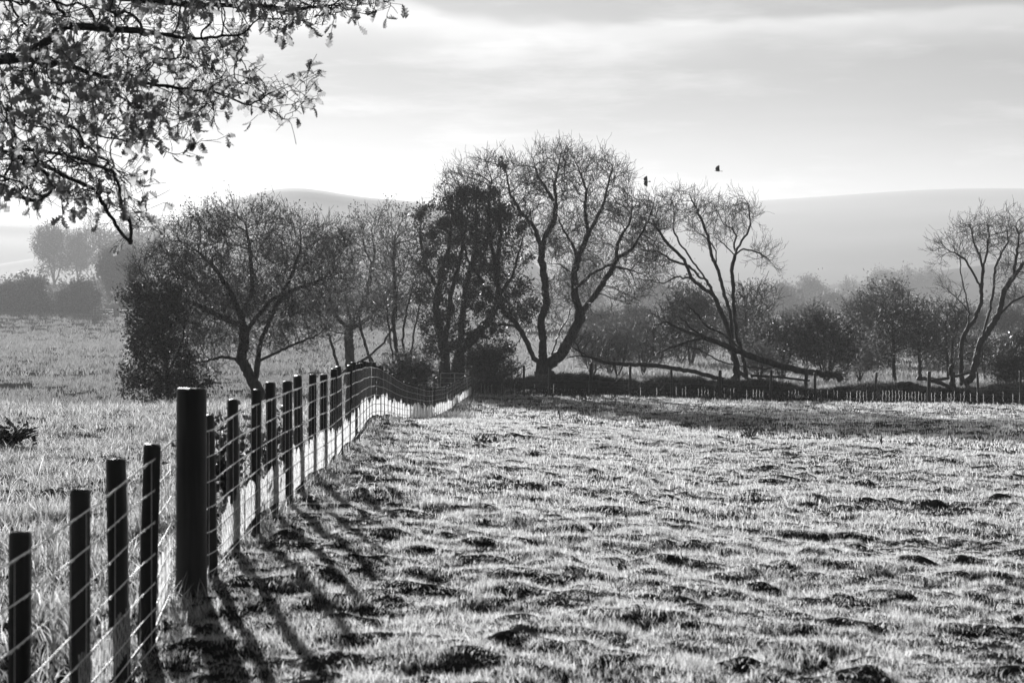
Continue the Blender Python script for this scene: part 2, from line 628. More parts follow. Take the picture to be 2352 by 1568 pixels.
def make_tree(name, label, category, d, paths, crown, n, trunk_r, tip_r, seed, step=None, infl=None, kill=None, twig=None,
              leaves=None, leaf_mat='leaf', group=None, wob=0.25, bias=(0, 0, 0.12), depth_wander=0.5, extra_attr=None, plant=True, wood='bark', levels=1, droop=0.0, flare=1.7, twig_mat='twig'):
    rs = np.random.RandomState(seed)
    P3 = []
    for k, pth in enumerate(paths):
        dz = rs.normal(0, depth_wander)
        pts = []
        m = len(pth)
        for i, q in enumerate(pth):
            dd = d + (q[2] if len(q) > 2 else dz * (i / max(1, m - 1)) * (0 if k == 0 else 1))
            pts.append(P(q[0], q[1], dd))
        P3.append(np.array(pts))
    base = P3[0][0].copy()
    gz = float(ground(base[0], base[1]))
    if plant:
        P3[0] = np.concatenate([[np.array([base[0], base[1], gz - 0.15])], P3[0]]) if base[2] > gz + 0.05 else P3[0]
        if base[2] <= gz + 0.05:
            P3[0][0][2] = gz - 0.15
    scale = d / F
    step = step or 9 * scale
    infl = infl or 70 * scale
    kill = kill or 12 * scale
    attr = ellipsoids(crown, n, d, rs)
    if extra_attr is not None:
        attr = np.concatenate([attr, extra_attr])
    attr = attr[attr[:, 2] > ground(attr[:, 0], attr[:, 1], False) + 0.25]
    pos, par = grow(P3, attr, step, infl, kill, rs, bias=bias, wob=wob)
    if twig:
        pos, par = add_twigs(pos, par, rs, twig[0], twig[1], twig[2], levels=levels, droop=droop)
    r = radii(pos, par, tip_r, trunk_r)
    # root flare
    h = pos[:, 2] - gz
    if plant:
        r = r * np.where(r > trunk_r * 0.45, 1 + (flare - 1) * np.exp(-np.maximum(h, 0) / (trunk_r * 2.2)), 1)
    root = empty(name, tuple(pos[0]), label=label, category=category, group=group)
    org = pos[0].copy()
    thick = r > max(trunk_r * 0.22, tip_r * 2.2)
    for nm, sel, mt in (('trunk', thick, wood), ('branches', ~thick, twig_mat)):
        tb = tubes(pos, par, r, sel)
        if tb is None:
            continue
        o = link(nm, mesh_np(name + '_' + nm, tb[0] - org, tb[1], True), M[mt], root)
    if leaves:
        cnt, sig, size = leaves[:3]
        cand = pos[(r < tip_r * 4)]
        v, f = leaf_cloud(cand, cnt, sig, size, rs, clusters=leaves[3] if len(leaves) > 3 else 0)
        o = link('foliage', mesh_np(name + '_foliage', v - org, f), M[leaf_mat], root)
        o['kind'] = 'stuff'
    return root


def Z3(pts):
    return [(235.2 + .36 * p[0], 404.5 + .36 * p[1]) + tuple(p[2:]) for p in pts]


def Z4(pts):
    return [(893.8 + .42 * p[0], 310.5 + .42 * p[1]) + tuple(p[2:]) for p in pts]


def Z5(pts):
    return [(1458.2 + .366 * p[0], 395.1 + .366 * p[1]) + tuple(p[2:]) for p in pts]


def Z6(pts):
    return [(1881.6 + .3479 * p[0], 423.4 + .3479 * p[1]) + tuple(p[2:]) for p in pts]


# round-headed tree behind the near fence
make_tree('round_tree', 'wide round-headed tree with small leaves behind the near wire fence', 'tree', 78,
          [Z3([(1005, 1400), (930, 1250), (885, 1170), (905, 1040), (900, 960)]),
           Z3([(900, 960), (870, 860), (820, 740), (720, 590), (610, 480)]),
           Z3([(905, 1000), (985, 900), (1080, 790), (1240, 715), (1450, 640)]),
           Z3([(890, 900), (955, 740), (950, 560), (930, 400), (915, 290)]),
           Z3([(985, 1330), (990, 1180), (1010, 1060), (1060, 930), (1110, 820), (1200, 650), (1260, 480)]),
           Z3([(1000, 1190), (1100, 1130), (1250, 1060), (1380, 1010)]),
           Z3([(880, 1170), (760, 1150), (620, 1190)]),
           Z3([(900, 960), (760, 900), (560, 800), (400, 760)])],
          [(560, 612, 218, 145, 1.3), (730, 605, 95, 90), (590, 735, 190, 90, .7), (420, 660, 125, 115), (460, 790, 90, 80, .8), (350, 640, 60, 60)], 4200, .23, .006, 101,
          twig=(.7, .5, 2), leaves=(18000, .13, .09, 4200), leaf_mat='leaf', levels=2)
# evergreen shrub at its left foot
make_tree('evergreen_shrub', 'dense leafy evergreen shrub at left foot of the round-headed tree', 'shrub', 74,
          [[(390, 925), (385, 860), (375, 760), (365, 690)], [(385, 880), (330, 830), (300, 800)], [(385, 860), (420, 780), (430, 700)]],
          [(365, 705, 62, 70), (320, 690, 34, 40), (345, 780, 60, 65, 1.3), (330, 875, 48, 50, 1.6), (385, 860, 55, 70, 1.4), (430, 880, 50, 48), (400, 770, 40, 80), (300, 870, 26, 30)], 800, .12, .009, 102, twig=(.6, .35, 2),
          leaves=(13000, .14, .12, 1100), leaf_mat='ivy')
# second tree
make_tree('forked_tree', 'smaller forked tree between the round-headed tree and the thin stems', 'tree', 126,
          [Z3([(1580, 1220), (1578, 1120), (1570, 1030), (1570, 980)]),
           Z3([(1570, 985), (1490, 890), (1440, 760), (1400, 640)]),
           Z3([(1575, 970), (1600, 930), (1660, 820), (1700, 690), (1720, 560)]),
           Z3([(1590, 990), (1690, 910), (1790, 800), (1850, 700), (1900, 600)]),
           Z3([(1560, 1000), (1450, 985), (1350, 1020)]),
           Z3([(1575, 960), (1570, 860), (1540, 740)])],
          [(805, 620, 100, 110), (870, 545, 70, 75), (850, 680, 90, 70), (745, 700, 50, 60)], 1500, .29, .010, 103,
          twig=(.7, .75, 2), leaves=(7000, .2, .14, 1500), leaf_mat='leaf')
make_tree('leaning_tree', 'slender leaning bare tree below the smaller forked tree', 'tree', 116,
          [Z3([(1760, 1260), (1700, 1150), (1655, 1000), (1640, 900)]), Z3([(1520, 1260), (1480, 1130), (1440, 1000), (1400, 930)]), Z3([(1700, 1160), (1800, 1060), (1860, 950), (1880, 880)])],
          [(765, 740, 70, 50), (890, 710, 45, 50), (830, 730, 50, 40)], 420, .13, .011, 104, twig=(.7, .6, 2), leaves=(1000, .2, .15))
# clump of thin stems
make_tree('multi_stem_tree', 'clump of five thin dark stems with a narrow leafy crown', 'tree', 106,
          [Z4([(62, 1330), (45, 1200), (30, 1080), (20, 1020), (40, 880), (60, 780)]),
           Z4([(62, 1325), (20, 1230), (5, 1100), (-10, 980), (-30, 880)]),
           Z4([(62, 1325), (92, 1230), (72, 1120), (85, 1020), (110, 900), (150, 760)]),
           Z4([(62, 1325), (118, 1240), (135, 1080), (160, 960), (190, 820)]),
           Z4([(40, 900), (20, 700), (30, 560)])],
          [(915, 590, 55, 110), (950, 660, 55, 90), (890, 690, 55, 70), (965, 560, 40, 80)], 1000, .14, .010, 105, twig=(.6, .6, 2), leaves=(3800, .17, .13, 900))
# two ivy-clad trees
make_tree('ivy_tree', 'upright ivy-clad tree beside the metal gate, left of its pair', 'tree', 96,
          [Z4([(300, 1330), (302, 1180), (275, 1060), (255, 950), (285, 760), (330, 600), (345, 420), (340, 290)]),
           Z4([(300, 1150), (325, 1010), (340, 860), (390, 670), (420, 500), (430, 380)]),
           Z4([(285, 1110), (215, 1090), (170, 1030)]), Z4([(270, 850), (200, 720), (170, 560), (180, 400)])],
          [(1010, 530, 55, 90), (1060, 540, 50, 110), (1000, 640, 60, 80), (1020, 770, 60, 60), (980, 520, 30, 60)], 1000, .27, .010, 106,
          twig=(.6, .5, 2), leaves=(14000, .15, .125, 360), leaf_mat='ivy')
make_tree('ivy_tree', 'broad ivy-clad tree leaning right beside the metal gate', 'tree', 97.5,
          [Z4([(370, 1330), (388, 1190), (470, 1090), (550, 1010), (600, 900), (590, 720), (610, 520), (600, 330), (640, 180)]),
           Z4([(380, 1200), (400, 1000), (420, 820), (470, 640), (480, 440), (470, 320)]),
           Z4([(600, 880), (680, 760), (720, 600), (760, 480)]), Z4([(540, 1020), (680, 1040), (740, 1100)])],
          [(1090, 520, 70, 95), (1150, 560, 60, 110), (1130, 690, 85, 80), (1190, 690, 55, 60), (1120, 800, 70, 35)], 1300, .30, .010, 107,
          twig=(.6, .5, 2), leaves=(18000, .16, .13, 460), leaf_mat='ivy')
# big bare many-stemmed tree
make_tree('bare_tree', 'tallest bare tree with several spreading stems above the grassy bank', 'tree', 97,
          [Z4([(850, 1290), (845, 1240), (838, 1100), (832, 1000), (862, 920), (850, 800), (832, 660), (850, 560), (900, 470), (915, 380), (905, 270), (930, 150)]),
           Z4([(845, 1260), (790, 1220), (755, 1130), (690, 1020), (620, 960), (560, 870), (480, 760), (430, 680), (400, 560), (400, 420)]),
           Z4([(845, 1260), (890, 1190), (930, 1080), (985, 980), (1010, 890)]),
           Z4([(850, 1275), (930, 1210), (990, 1110), (1045, 1000), (1040, 950), (1015, 880), (1010, 760), (1030, 670), (1090, 540), (1165, 400), (1190, 300), (1220, 190)]),
           Z4([(1050, 960), (1130, 870), (1200, 760), (1240, 680), (1330, 620), (1400, 500), (1430, 430), (1460, 330)]),
           Z4([(1240, 680), (1250, 590), (1310, 490), (1330, 400)]), Z4([(1025, 850), (1100, 760), (1200, 710), (1300, 730)]),
           Z4([(1010, 640), (1000, 590), (960, 530), (930, 460)]), Z4([(985, 740), (940, 710), (880, 700)]),
           Z4([(838, 620), (790, 500), (720, 420), (660, 320), (640, 200)]), Z4([(915, 380), (870, 310), (810, 220), (790, 130)]),
           Z4([(1090, 540), (1070, 420), (1080, 300), (1040, 200)]), Z4([(620, 950), (590, 760), (560, 600), (540, 420), (560, 250)])],
          [(1150, 440, 105, 85), (1285, 405, 85, 68, 1.3), (1390, 440, 68, 85, 1.2), (1270, 520, 110, 90, .7), (1370, 570, 90, 100, .5), (1465, 540, 62, 95, 1.1), (1440, 650, 70, 60, .6), (1060, 440, 50, 60, .6), (1300, 690, 70, 70, .4)],
          2500, .33, .007, 108, twig=(.75, .6, 3), levels=2, wob=.2)
# wind-bent bare tree
make_tree('wind_bent_tree', 'bare tree with slim stems fanning out beside the fallen trunk', 'tree', 98,
          [Z5([(632, 1320), (640, 1210), (612, 1100), (570, 950), (522, 830), (500, 780), (440, 740), (350, 660), (310, 550), (200, 440), (120, 330), (40, 290)]),
           Z5([(515, 800), (450, 680), (370, 570), (270, 430), (240, 360), (245, 240), (230, 160)]),
           Z5([(450, 680), (400, 660), (340, 590), (240, 560), (150, 500), (40, 490)]),
           Z5([(625, 1150), (600, 900), (560, 760), (525, 620), (480, 520), (460, 400), (420, 300), (370, 200), (340, 130)]),
           Z5([(525, 600), (510, 500), (470, 430), (400, 380)]),
           Z5([(640, 1250), (700, 1290), (672, 1130), (640, 1040), (625, 900), (615, 700), (607, 600), (632, 530), (622, 450), (640, 400), (610, 350), (560, 330)]),
           Z5([(632, 535), (640, 480), (700, 390), (725, 330), (715, 200), (680, 150)]),
           Z5([(640, 525), (680, 480), (760, 500), (840, 550), (885, 600)]), Z5([(620, 545), (560, 450), (500, 410)]),
           Z5([(350, 660), (260, 660), (180, 700), (120, 690)])],
          [(1495, 520, 42, 62, 1.3), (1565, 480, 55, 45), (1620, 490, 45, 45), (1700, 500, 42, 48), (1750, 580, 35, 30), (1510, 600, 45, 35, .8), (1640, 545, 50, 35, .6), (1530, 640, 40, 30, .5)],
          1200, .17, .0065, 109, twig=(.7, .55, 3), levels=2, wob=.2)
# right-hand bare tree
make_tree('twin_stem_tree', 'bare twin-stemmed tree at the right end of the far fence', 'tree', 101,
          [Z6([(965, 1340), (940, 1270), (938, 1180), (937, 1050), (962, 980), (1020, 900), (1070, 780), (1075, 650), (1080, 550), (1060, 470), (1020, 380), (1000, 280)]),
           Z6([(1080, 550), (1110, 430), (1120, 320), (1100, 220)]), Z6([(955, 950), (990, 850), (960, 700), (930, 560), (930, 450)]),
           Z6([(1072, 700), (1058, 660), (1000, 560), (960, 490), (850, 430), (800, 390)]),
           Z6([(965, 1320), (1020, 1260), (1035, 1150), (1062, 1050), (1130, 950), (1190, 850), (1220, 700), (1290, 600), (1360, 510), (1430, 420), (1460, 300)]),
           Z6([(1072, 1000), (1120, 850), (1150, 700), (1160, 550), (1200, 450), (1250, 380), (1240, 280)]), Z6([(1200, 860), (1280, 770), (1400, 720), (1500, 740)]),
           Z6([(940, 1060), (990, 1160), (1022, 1250)]), Z6([(990, 850), (900, 740), (820, 670)]), Z6([(1290, 600), (1300, 480), (1320, 330), (1290, 240)])],
          [(2230, 560, 60, 55), (2280, 535, 55, 50), (2340, 570, 60, 85), (2400, 570, 70, 90), (2185, 670, 30, 25, .6), (2160, 580, 25, 30, .7), (2320, 660, 45, 45, .5)],
          1200, .20, .0065, 110, twig=(.7, .5, 3), levels=2, wob=.2)

# fallen tree
make_tree('fallen_tree', 'fallen tree lying across the bank with its crown to the left', 'fallen tree', 97,
          [Z5([(1295, 1310, 1.5), (1280, 1280, 1.5), (1200, 1268, 1.2), (1060, 1250, .8), (930, 1222, .4), (800, 1180, 0), (700, 1148, -.2), (620, 1110, -.4), (540, 1080, -.5), (450, 1040, -.6), (350, 980, -.6), (270, 890, -.5)]),
           Z5([(930, 1225), (820, 1235), (650, 1215), (520, 1180), (400, 1110), (300, 1090)]), Z5([(540, 1080), (440, 1040), (340, 1060), (200, 1110), (110, 1150)]),
           Z5([(700, 1148), (560, 1020), (440, 960), (380, 880), (300, 800)]), Z5([(450, 1040), (320, 1000), (200, 940), (120, 960)]), Z5([(820, 1190), (760, 1120), (650, 1040)])],
          [(1540, 740, 52, 55, 1.3), (1520, 790, 45, 50), (1590, 760, 50, 45, .7)], 900, .16, .009, 111, twig=(.8, .5, 3), wob=.3, plant=False, bias=(-.1, 0, .12))
make_tree('broken_stump', 'jagged upright broken stump beside the fallen trunk', 'stump', 97.6,
          [Z5([(1075, 1340), (1078, 1260), (1080, 1200), (1074, 1150)]), Z5([(1078, 1250), (1060, 1190), (1035, 1140)])],
          [(1853, 830, 6, 10)], 12, .22, .03, 112)
make_tree('fallen_bough', 'long low fallen bough reaching left from the wind-bent tree', 'fallen bough', 95.5,
          [Z5([(560, 1300), (500, 1290), (400, 1258), (240, 1230), (150, 1215), (0, 1208), (-130, 1205), (-250, 1175), (-330, 1155), (-420, 1165), (-480, 1180)]),
           Z5([(-250, 1175), (-340, 1130), (-420, 1080)]), Z5([(-130, 1205), (-260, 1240), (-360, 1220)]), Z5([(-330, 1155), (-360, 1090), (-400, 1040)])],
          [(1340, 790, 55, 30), (1400, 815, 50, 20, .6)], 320, .10, .01, 113, twig=(.7, .4, 2), plant=False)

# ------------------------------------------------------------------ bushes and trees behind the fence and further off


def simple_tree(name, label, category, px, py_top, half, depth, n, seed, bias=(0, 0, .12), tip=None, trunk=None, leaves=None, leaf_mat='scrub', stems=1, py_base=None, twig=None, levels=1, crown_low=.25, group=None, twig_mat='twig'):
    """dome of twigs on one or more stems standing on the ground at that distance"""
    x = (px - CX) / F * depth
    gz = float(ground(x, depth))
    if py_base is None:
        py_base = HY + (EYE - gz) / depth * F
    h = py_base - py_top
    rs = np.random.RandomState(seed + 900)
    paths = []
    for s in range(stems):
        lean = (s - (stems - 1) / 2) / max(1, stems) * half * 1.1 + rs.normal(0, half * .06)
        top = py_base - h * (.55 + .2 * rs.rand())
        p = [(px, py_base), (px + lean * .35, py_base - h * .22), (px + lean * .8, top)]
        if s:
            p = [(px, py_base - 1)] + p[1:]
        paths.append(p)
    cy0 = py_top + h * (1 - crown_low) * .5
    crown = [(px, cy0, half * .85, h * (1 - crown_low) * .42, .8)]
    for k in range(8):
        a = rs.rand() * 6.28
        q = .35 + .6 * rs.rand()
        crown.append((px + math.cos(a) * half * .75 * q, cy0 + math.sin(a) * h * .32 * q, half * (.25 + .3 * rs.rand()), h * (.12 + .18 * rs.rand()), 1.2))
    sc = depth / F
    return make_tree(name, label, category, depth, paths, crown, n, trunk or max(.08, h * sc * .022), tip or .0012 * depth / 10, seed, leaves=leaves, leaf_mat=leaf_mat,
                     twig=twig, levels=levels, step=max(7 * sc, h * sc * .03), infl=h * sc * .45, kill=h * sc * .03, depth_wander=half * sc * .4, group=group, bias=bias, twig_mat=twig_mat)


BUSH = [
    # name, label, category, px, top, half, depth, n, leaves(count, sigma, size), stems
    ('willow_bush', 'rounded grey bush just right of the wind-bent tree', 'bush', 1795, 712, 62, 118, 420, (2100, .22, .15), 5),
    ('willow_bush', 'darkest rounded bush behind the broken stump', 'bush', 1898, 708, 80, 116, 600, (3900, .22, .16), 6),
    ('bare_bush', 'bare branching tree top rising behind the wind-bent tree', 'tree', 1722, 652, 60, 150, 420, (420, .25, .16), 2),
    ('leafy_tree', 'soft grey tree behind the crown of the fallen tree', 'tree', 1588, 668, 85, 165, 420, (3000, .35, .26), 2),
    ('alder_tree', 'small upright tree left of a pair behind the far fence', 'tree', 2055, 690, 52, 122, 420, (900, .2, .15), 1),
    ('alder_tree', 'small upright tree right of a pair behind the far fence', 'tree', 2115, 688, 55, 124, 420, (1200, .2, .15), 1),
    ('round_topped_tree', 'broad pale round-topped tree behind the small upright pair', 'tree', 2035, 668, 92, 175, 480, (4800, .35, .26), 2),
    ('alder_tree', 'greyish leafy tree just left of the twin-stemmed tree', 'tree', 2180, 690, 48, 128, 360, (1320, .22, .16), 2),
    ('dark_bush', 'dark low bush at the right edge beside the twin-stemmed tree', 'bush', 2335, 762, 66, 112, 420, (3600, .2, .15), 3),
    ('thorn_bush', 'small crooked thorn behind the twin-stemmed tree', 'bush', 2312, 800, 34, 106, 220, (720, .15, .12), 1),
    ('scrub_bush', 'pale twiggy scrub between tallest bare tree and fallen tree', 'bush', 1420, 735, 62, 125, 380, (405, .25, .14), 7),
    ('scrub_bush', 'low twiggy scrub left of the fallen crown', 'bush', 1362, 765, 48, 118, 300, (324, .25, .14), 6),
    ('scrub_bush', 'tall thin twigs of scrub close to the fallen crown', 'bush', 1478, 745, 48, 132, 300, (324, .25, .14), 7),
    ('dark_bush', 'low dark leafy bush under the ivy-clad trees', 'bush', 1135, 800, 75, 93, 320, (1500, .2, .14), 4),
    ('scrub_bush', 'low bush filling the gap right of the darkest rounded bush', 'bush', 1975, 775, 45, 120, 260, (675, .2, .15), 4),
    ('scrub_bush', 'low bush at foot of the grey rounded bush', 'bush', 1745, 790, 40, 112, 240, (594, .2, .14), 4),
    ('nettle_scrub', 'small leafy bush under the forked tree', 'bush', 940, 800, 60, 84, 260, (1560, .2, .13), 4),
]
for i, (nm, lb, ct, px, top, half, dp, n, lv, st) in enumerate(BUSH):
    wispy = nm == 'scrub_bush'
    simple_tree(nm, lb, ct, px, top, half, dp, n // 2 if wispy else n, 200 + i, leaves=lv, stems=st, twig_mat='pale_twig' if wispy else 'twig', tip=.009 if wispy else None, twig=(.55 if wispy else .7, .6 * dp / 120, 2), crown_low=.12 if st > 2 else .28, leaf_mat='ivy' if 'dark' in nm else 'scrub', bias=(0, 0, .55) if 'scrub' in nm or 'alder' in nm else (0, 0, .15))

ORD = ('leftmost', 'second from left', 'third from left', 'fourth from left', 'fifth from left', 'sixth from left', 'seventh from left', 'eighth from left', 'ninth from left', 'tenth from left',
       'fifth from right', 'fourth from right', 'third from right', 'second from right', 'rightmost')
rsb = np.random.RandomState(8)
for k in range(15):                                        # a belt of twiggy scrub nobody could tell apart
    px = 1300 + 1080 * (k + .3 + .5 * rsb.rand()) / 15
    dp = 128 + 60 * rsb.rand()
    simple_tree('scrub_bush', ORD[k] + ' twiggy grey bush in the belt of scrub behind the far fence', 'bush', px, 735 + 30 * rsb.rand(), 48 + 25 * rsb.rand(), dp, 230, 300 + k,
                leaves=(900, .28, .17), stems=6, twig=(.6, .6, 2), crown_low=.1, leaf_mat='scrub', bias=(0, 0, .45), group='scrub belt behind the far fence', tip=.012)
for k in range(9):                                         # misty trees in the layers beyond it
    px = 1290 + 1090 * (k + .3 + .5 * rsb.rand()) / 9
    simple_tree('misty_tree', (ORD[:8] + ORD[14:])[k] + ' misty grey tree of the woodland beyond the scrub belt', 'tree', px, 695 + 28 * rsb.rand(), 48 + 22 * rsb.rand(), 250 + 90 * rsb.rand(), 200, 330 + k,
                leaves=(2600, .5, .38), stems=3, twig=(.6, 1.0, 2), crown_low=.1, leaf_mat='scrub', group='misty woodland beyond the scrub belt', tip=.028)
FAR = [
    # name, label, category, px, top, half, depth, n, leaves, stems
    ('tall_tree', 'tall pale trees on the hazy left bank, broadest and leftmost', 'tree', 125, 533, 55, 800, 420, (1500, 1.12, 0.80), 3),
    ('tall_tree', 'tall pale bare tree right of the broad hazy one', 'tree', 180, 548, 34, 810, 260, (700, 1.12, 0.80), 2),
    ('tall_tree', 'faint bare tree with upswept branches under the oak twigs', 'tree', 238, 510, 48, 830, 320, (400, 1.12, 0.72), 2),
    ('tall_tree', 'faint bare trees behind left edge of round-headed tree', 'tree', 325, 500, 62, 840, 420, (1200, 1.12, 0.72), 4),
    ('evergreen_tree', 'hazy evergreen tree left of the round-headed tree', 'tree', 275, 572, 56, 520, 360, (9000, 1.28, 0.88), 1),
    ('hedge_bush', 'squat dark hazy bush in the middle of the left hedge', 'bush', 178, 658, 42, 450, 260, (6000, 1.12, 0.80), 5),
    ('hedge_bush', 'ragged hazy bush with upright shoots in the left hedge', 'bush', 65, 642, 42, 455, 260, (3500, 1.12, 0.80), 4),
    ('hedge_bush', 'hazy bush cut by the left edge of the picture', 'bush', 4, 655, 34, 455, 220, (3500, 1.12, 0.80), 4),
    ('hedge_bush', 'thin gappy hazy bush between the ragged and squat ones', 'bush', 112, 690, 28, 458, 160, (1200, 0.96, 0.72), 4),
    ('round_tree', 'round pale tree seen between stems of tallest bare tree', 'tree', 1345, 590, 50, 760, 300, (6000, 1.44, 0.96), 1),
    ('round_tree', 'pale tree clump right of the tallest bare tree', 'tree', 1500, 652, 48, 780, 240, (5000, 1.44, 0.96), 2),
    ('round_tree', 'pale tree left of the distant conifer', 'tree', 1790, 668, 40, 720, 240, (5000, 1.44, 0.96), 1),
    ('round_tree', 'larger dim tree behind the distant conifer', 'tree', 1862, 655, 34, 900, 200, (5000, 1.60, 1.12), 1),
    ('round_tree', 'low pale tree right of the distant conifer', 'tree', 1905, 692, 36, 740, 220, (4500, 1.28, 0.96), 2),
    ('round_tree', 'pale flat-topped tree at foot of the far slope', 'tree', 1960, 684, 36, 760, 220, (4500, 1.28, 0.96), 2),
    ('round_tree', 'pale hazy tree behind the right-hand bare crown', 'tree', 2330, 690, 60, 420, 260, (6000, 1.28, 0.80), 2),
    ('round_tree', 'small pale tree on the far slope left of the coppice', 'tree', 1950, 652, 10, 1100, 80, (900, 1.28, 1.28), 1),
    ('round_tree', 'rounded end tree of the coppice on the far slope', 'tree', 2022, 632, 24, 1100, 140, (3000, 1.44, 1.36), 1),
]
for i, (nm, lb, ct, px, top, half, dp, n, lv, st) in enumerate(FAR):
    simple_tree(nm, lb, ct, px, top, half, dp, n, 400 + i, leaves=lv, stems=st, tip=.00009 * dp, twig=(.6, .45 * dp / 120, 2), crown_low=.35 if 'tall' in nm else (.05 if 'hedge' in nm else .12), leaf_mat='scrub')
# coppice row on the far slope
for k, px in enumerate((2060, 2086, 2112, 2138, 2162)):
    simple_tree('round_tree', ('second', 'third', 'fourth', 'fifth', 'sixth')[k] + ' tree from the left in the coppice on the far slope', 'tree',
                px, 622 - (k % 2) * 3, 20, 1100 + 5 * k, 90, 450 + k, tip=.09, leaves=(2200, 1.6, 1.4), crown_low=.05, group='coppice on the far slope')


def conifer(label, px, top, half, depth, seed):
    rs = np.random.RandomState(seed)
    x = (px - CX) / F * depth
    gz = float(ground(x, depth))
    zt = EYE - (top - HY) / F * depth
    h = zt - gz
    w = half / F * depth
    root = empty('conifer', (x, depth, gz), label=label, category='tree')
    k = 8
    th = np.arange(k) * 2 * math.pi / k
    v = np.concatenate([np.stack([np.cos(th) * h * .02, np.sin(th) * h * .02, 0 * th - .3], -1), np.stack([np.cos(th) * .02, np.sin(th) * .02, 0 * th + h], -1)])
    f = np.stack([np.arange(k), (np.arange(k) + 1) % k, (np.arange(k) + 1) % k + k, np.arange(k) + k], -1)
    link('trunk', mesh_np('conifer_trunk', v, f), M['bark'], root)
    n = 1100
    t = rs.rand(n) ** .7
    lvl = np.floor(t * 14) / 14 + rs.rand(n) * .03
    rad = w * (1 - lvl) * np.sqrt(rs.rand(n)) * (.8 + .3 * rs.rand(n)) + .1
    a = rs.rand(n) * 6.28
    c = np.stack([np.cos(a) * rad, np.sin(a) * rad, h * (.08 + .92 * lvl) - rad * .35], -1)
    v, f = leaf_cloud(c, n, .25, h * .13, rs, .6)
    o = link('foliage', mesh_np('conifer_foliage', v, f), M['scrub'], root)
    o['kind'] = 'stuff'


conifer('distant conifer standing above the hazy trees mid right', 1838, 664, 20, 740, 61)

# ------------------------------------------------------------------ overhanging oak


def poly_points(poly, n, rs):
    poly = np.array(poly, float)
    lo, hi = poly.min(0), poly.max(0)
    out = []
    while len(out) < n:
        q = lo + rs.rand(2) * (hi - lo)
        inside = False
        j = len(poly) - 1
        for i in range(len(poly)):
            if (poly[i, 1] > q[1]) != (poly[j, 1] > q[1]) and q[0] < (poly[j, 0] - poly[i, 0]) * (q[1] - poly[i, 1]) / (poly[j, 1] - poly[i, 1]) + poly[i, 0]:
                inside = not inside
            j = i
        if inside:
            out.append(q)
    return np.array(out)


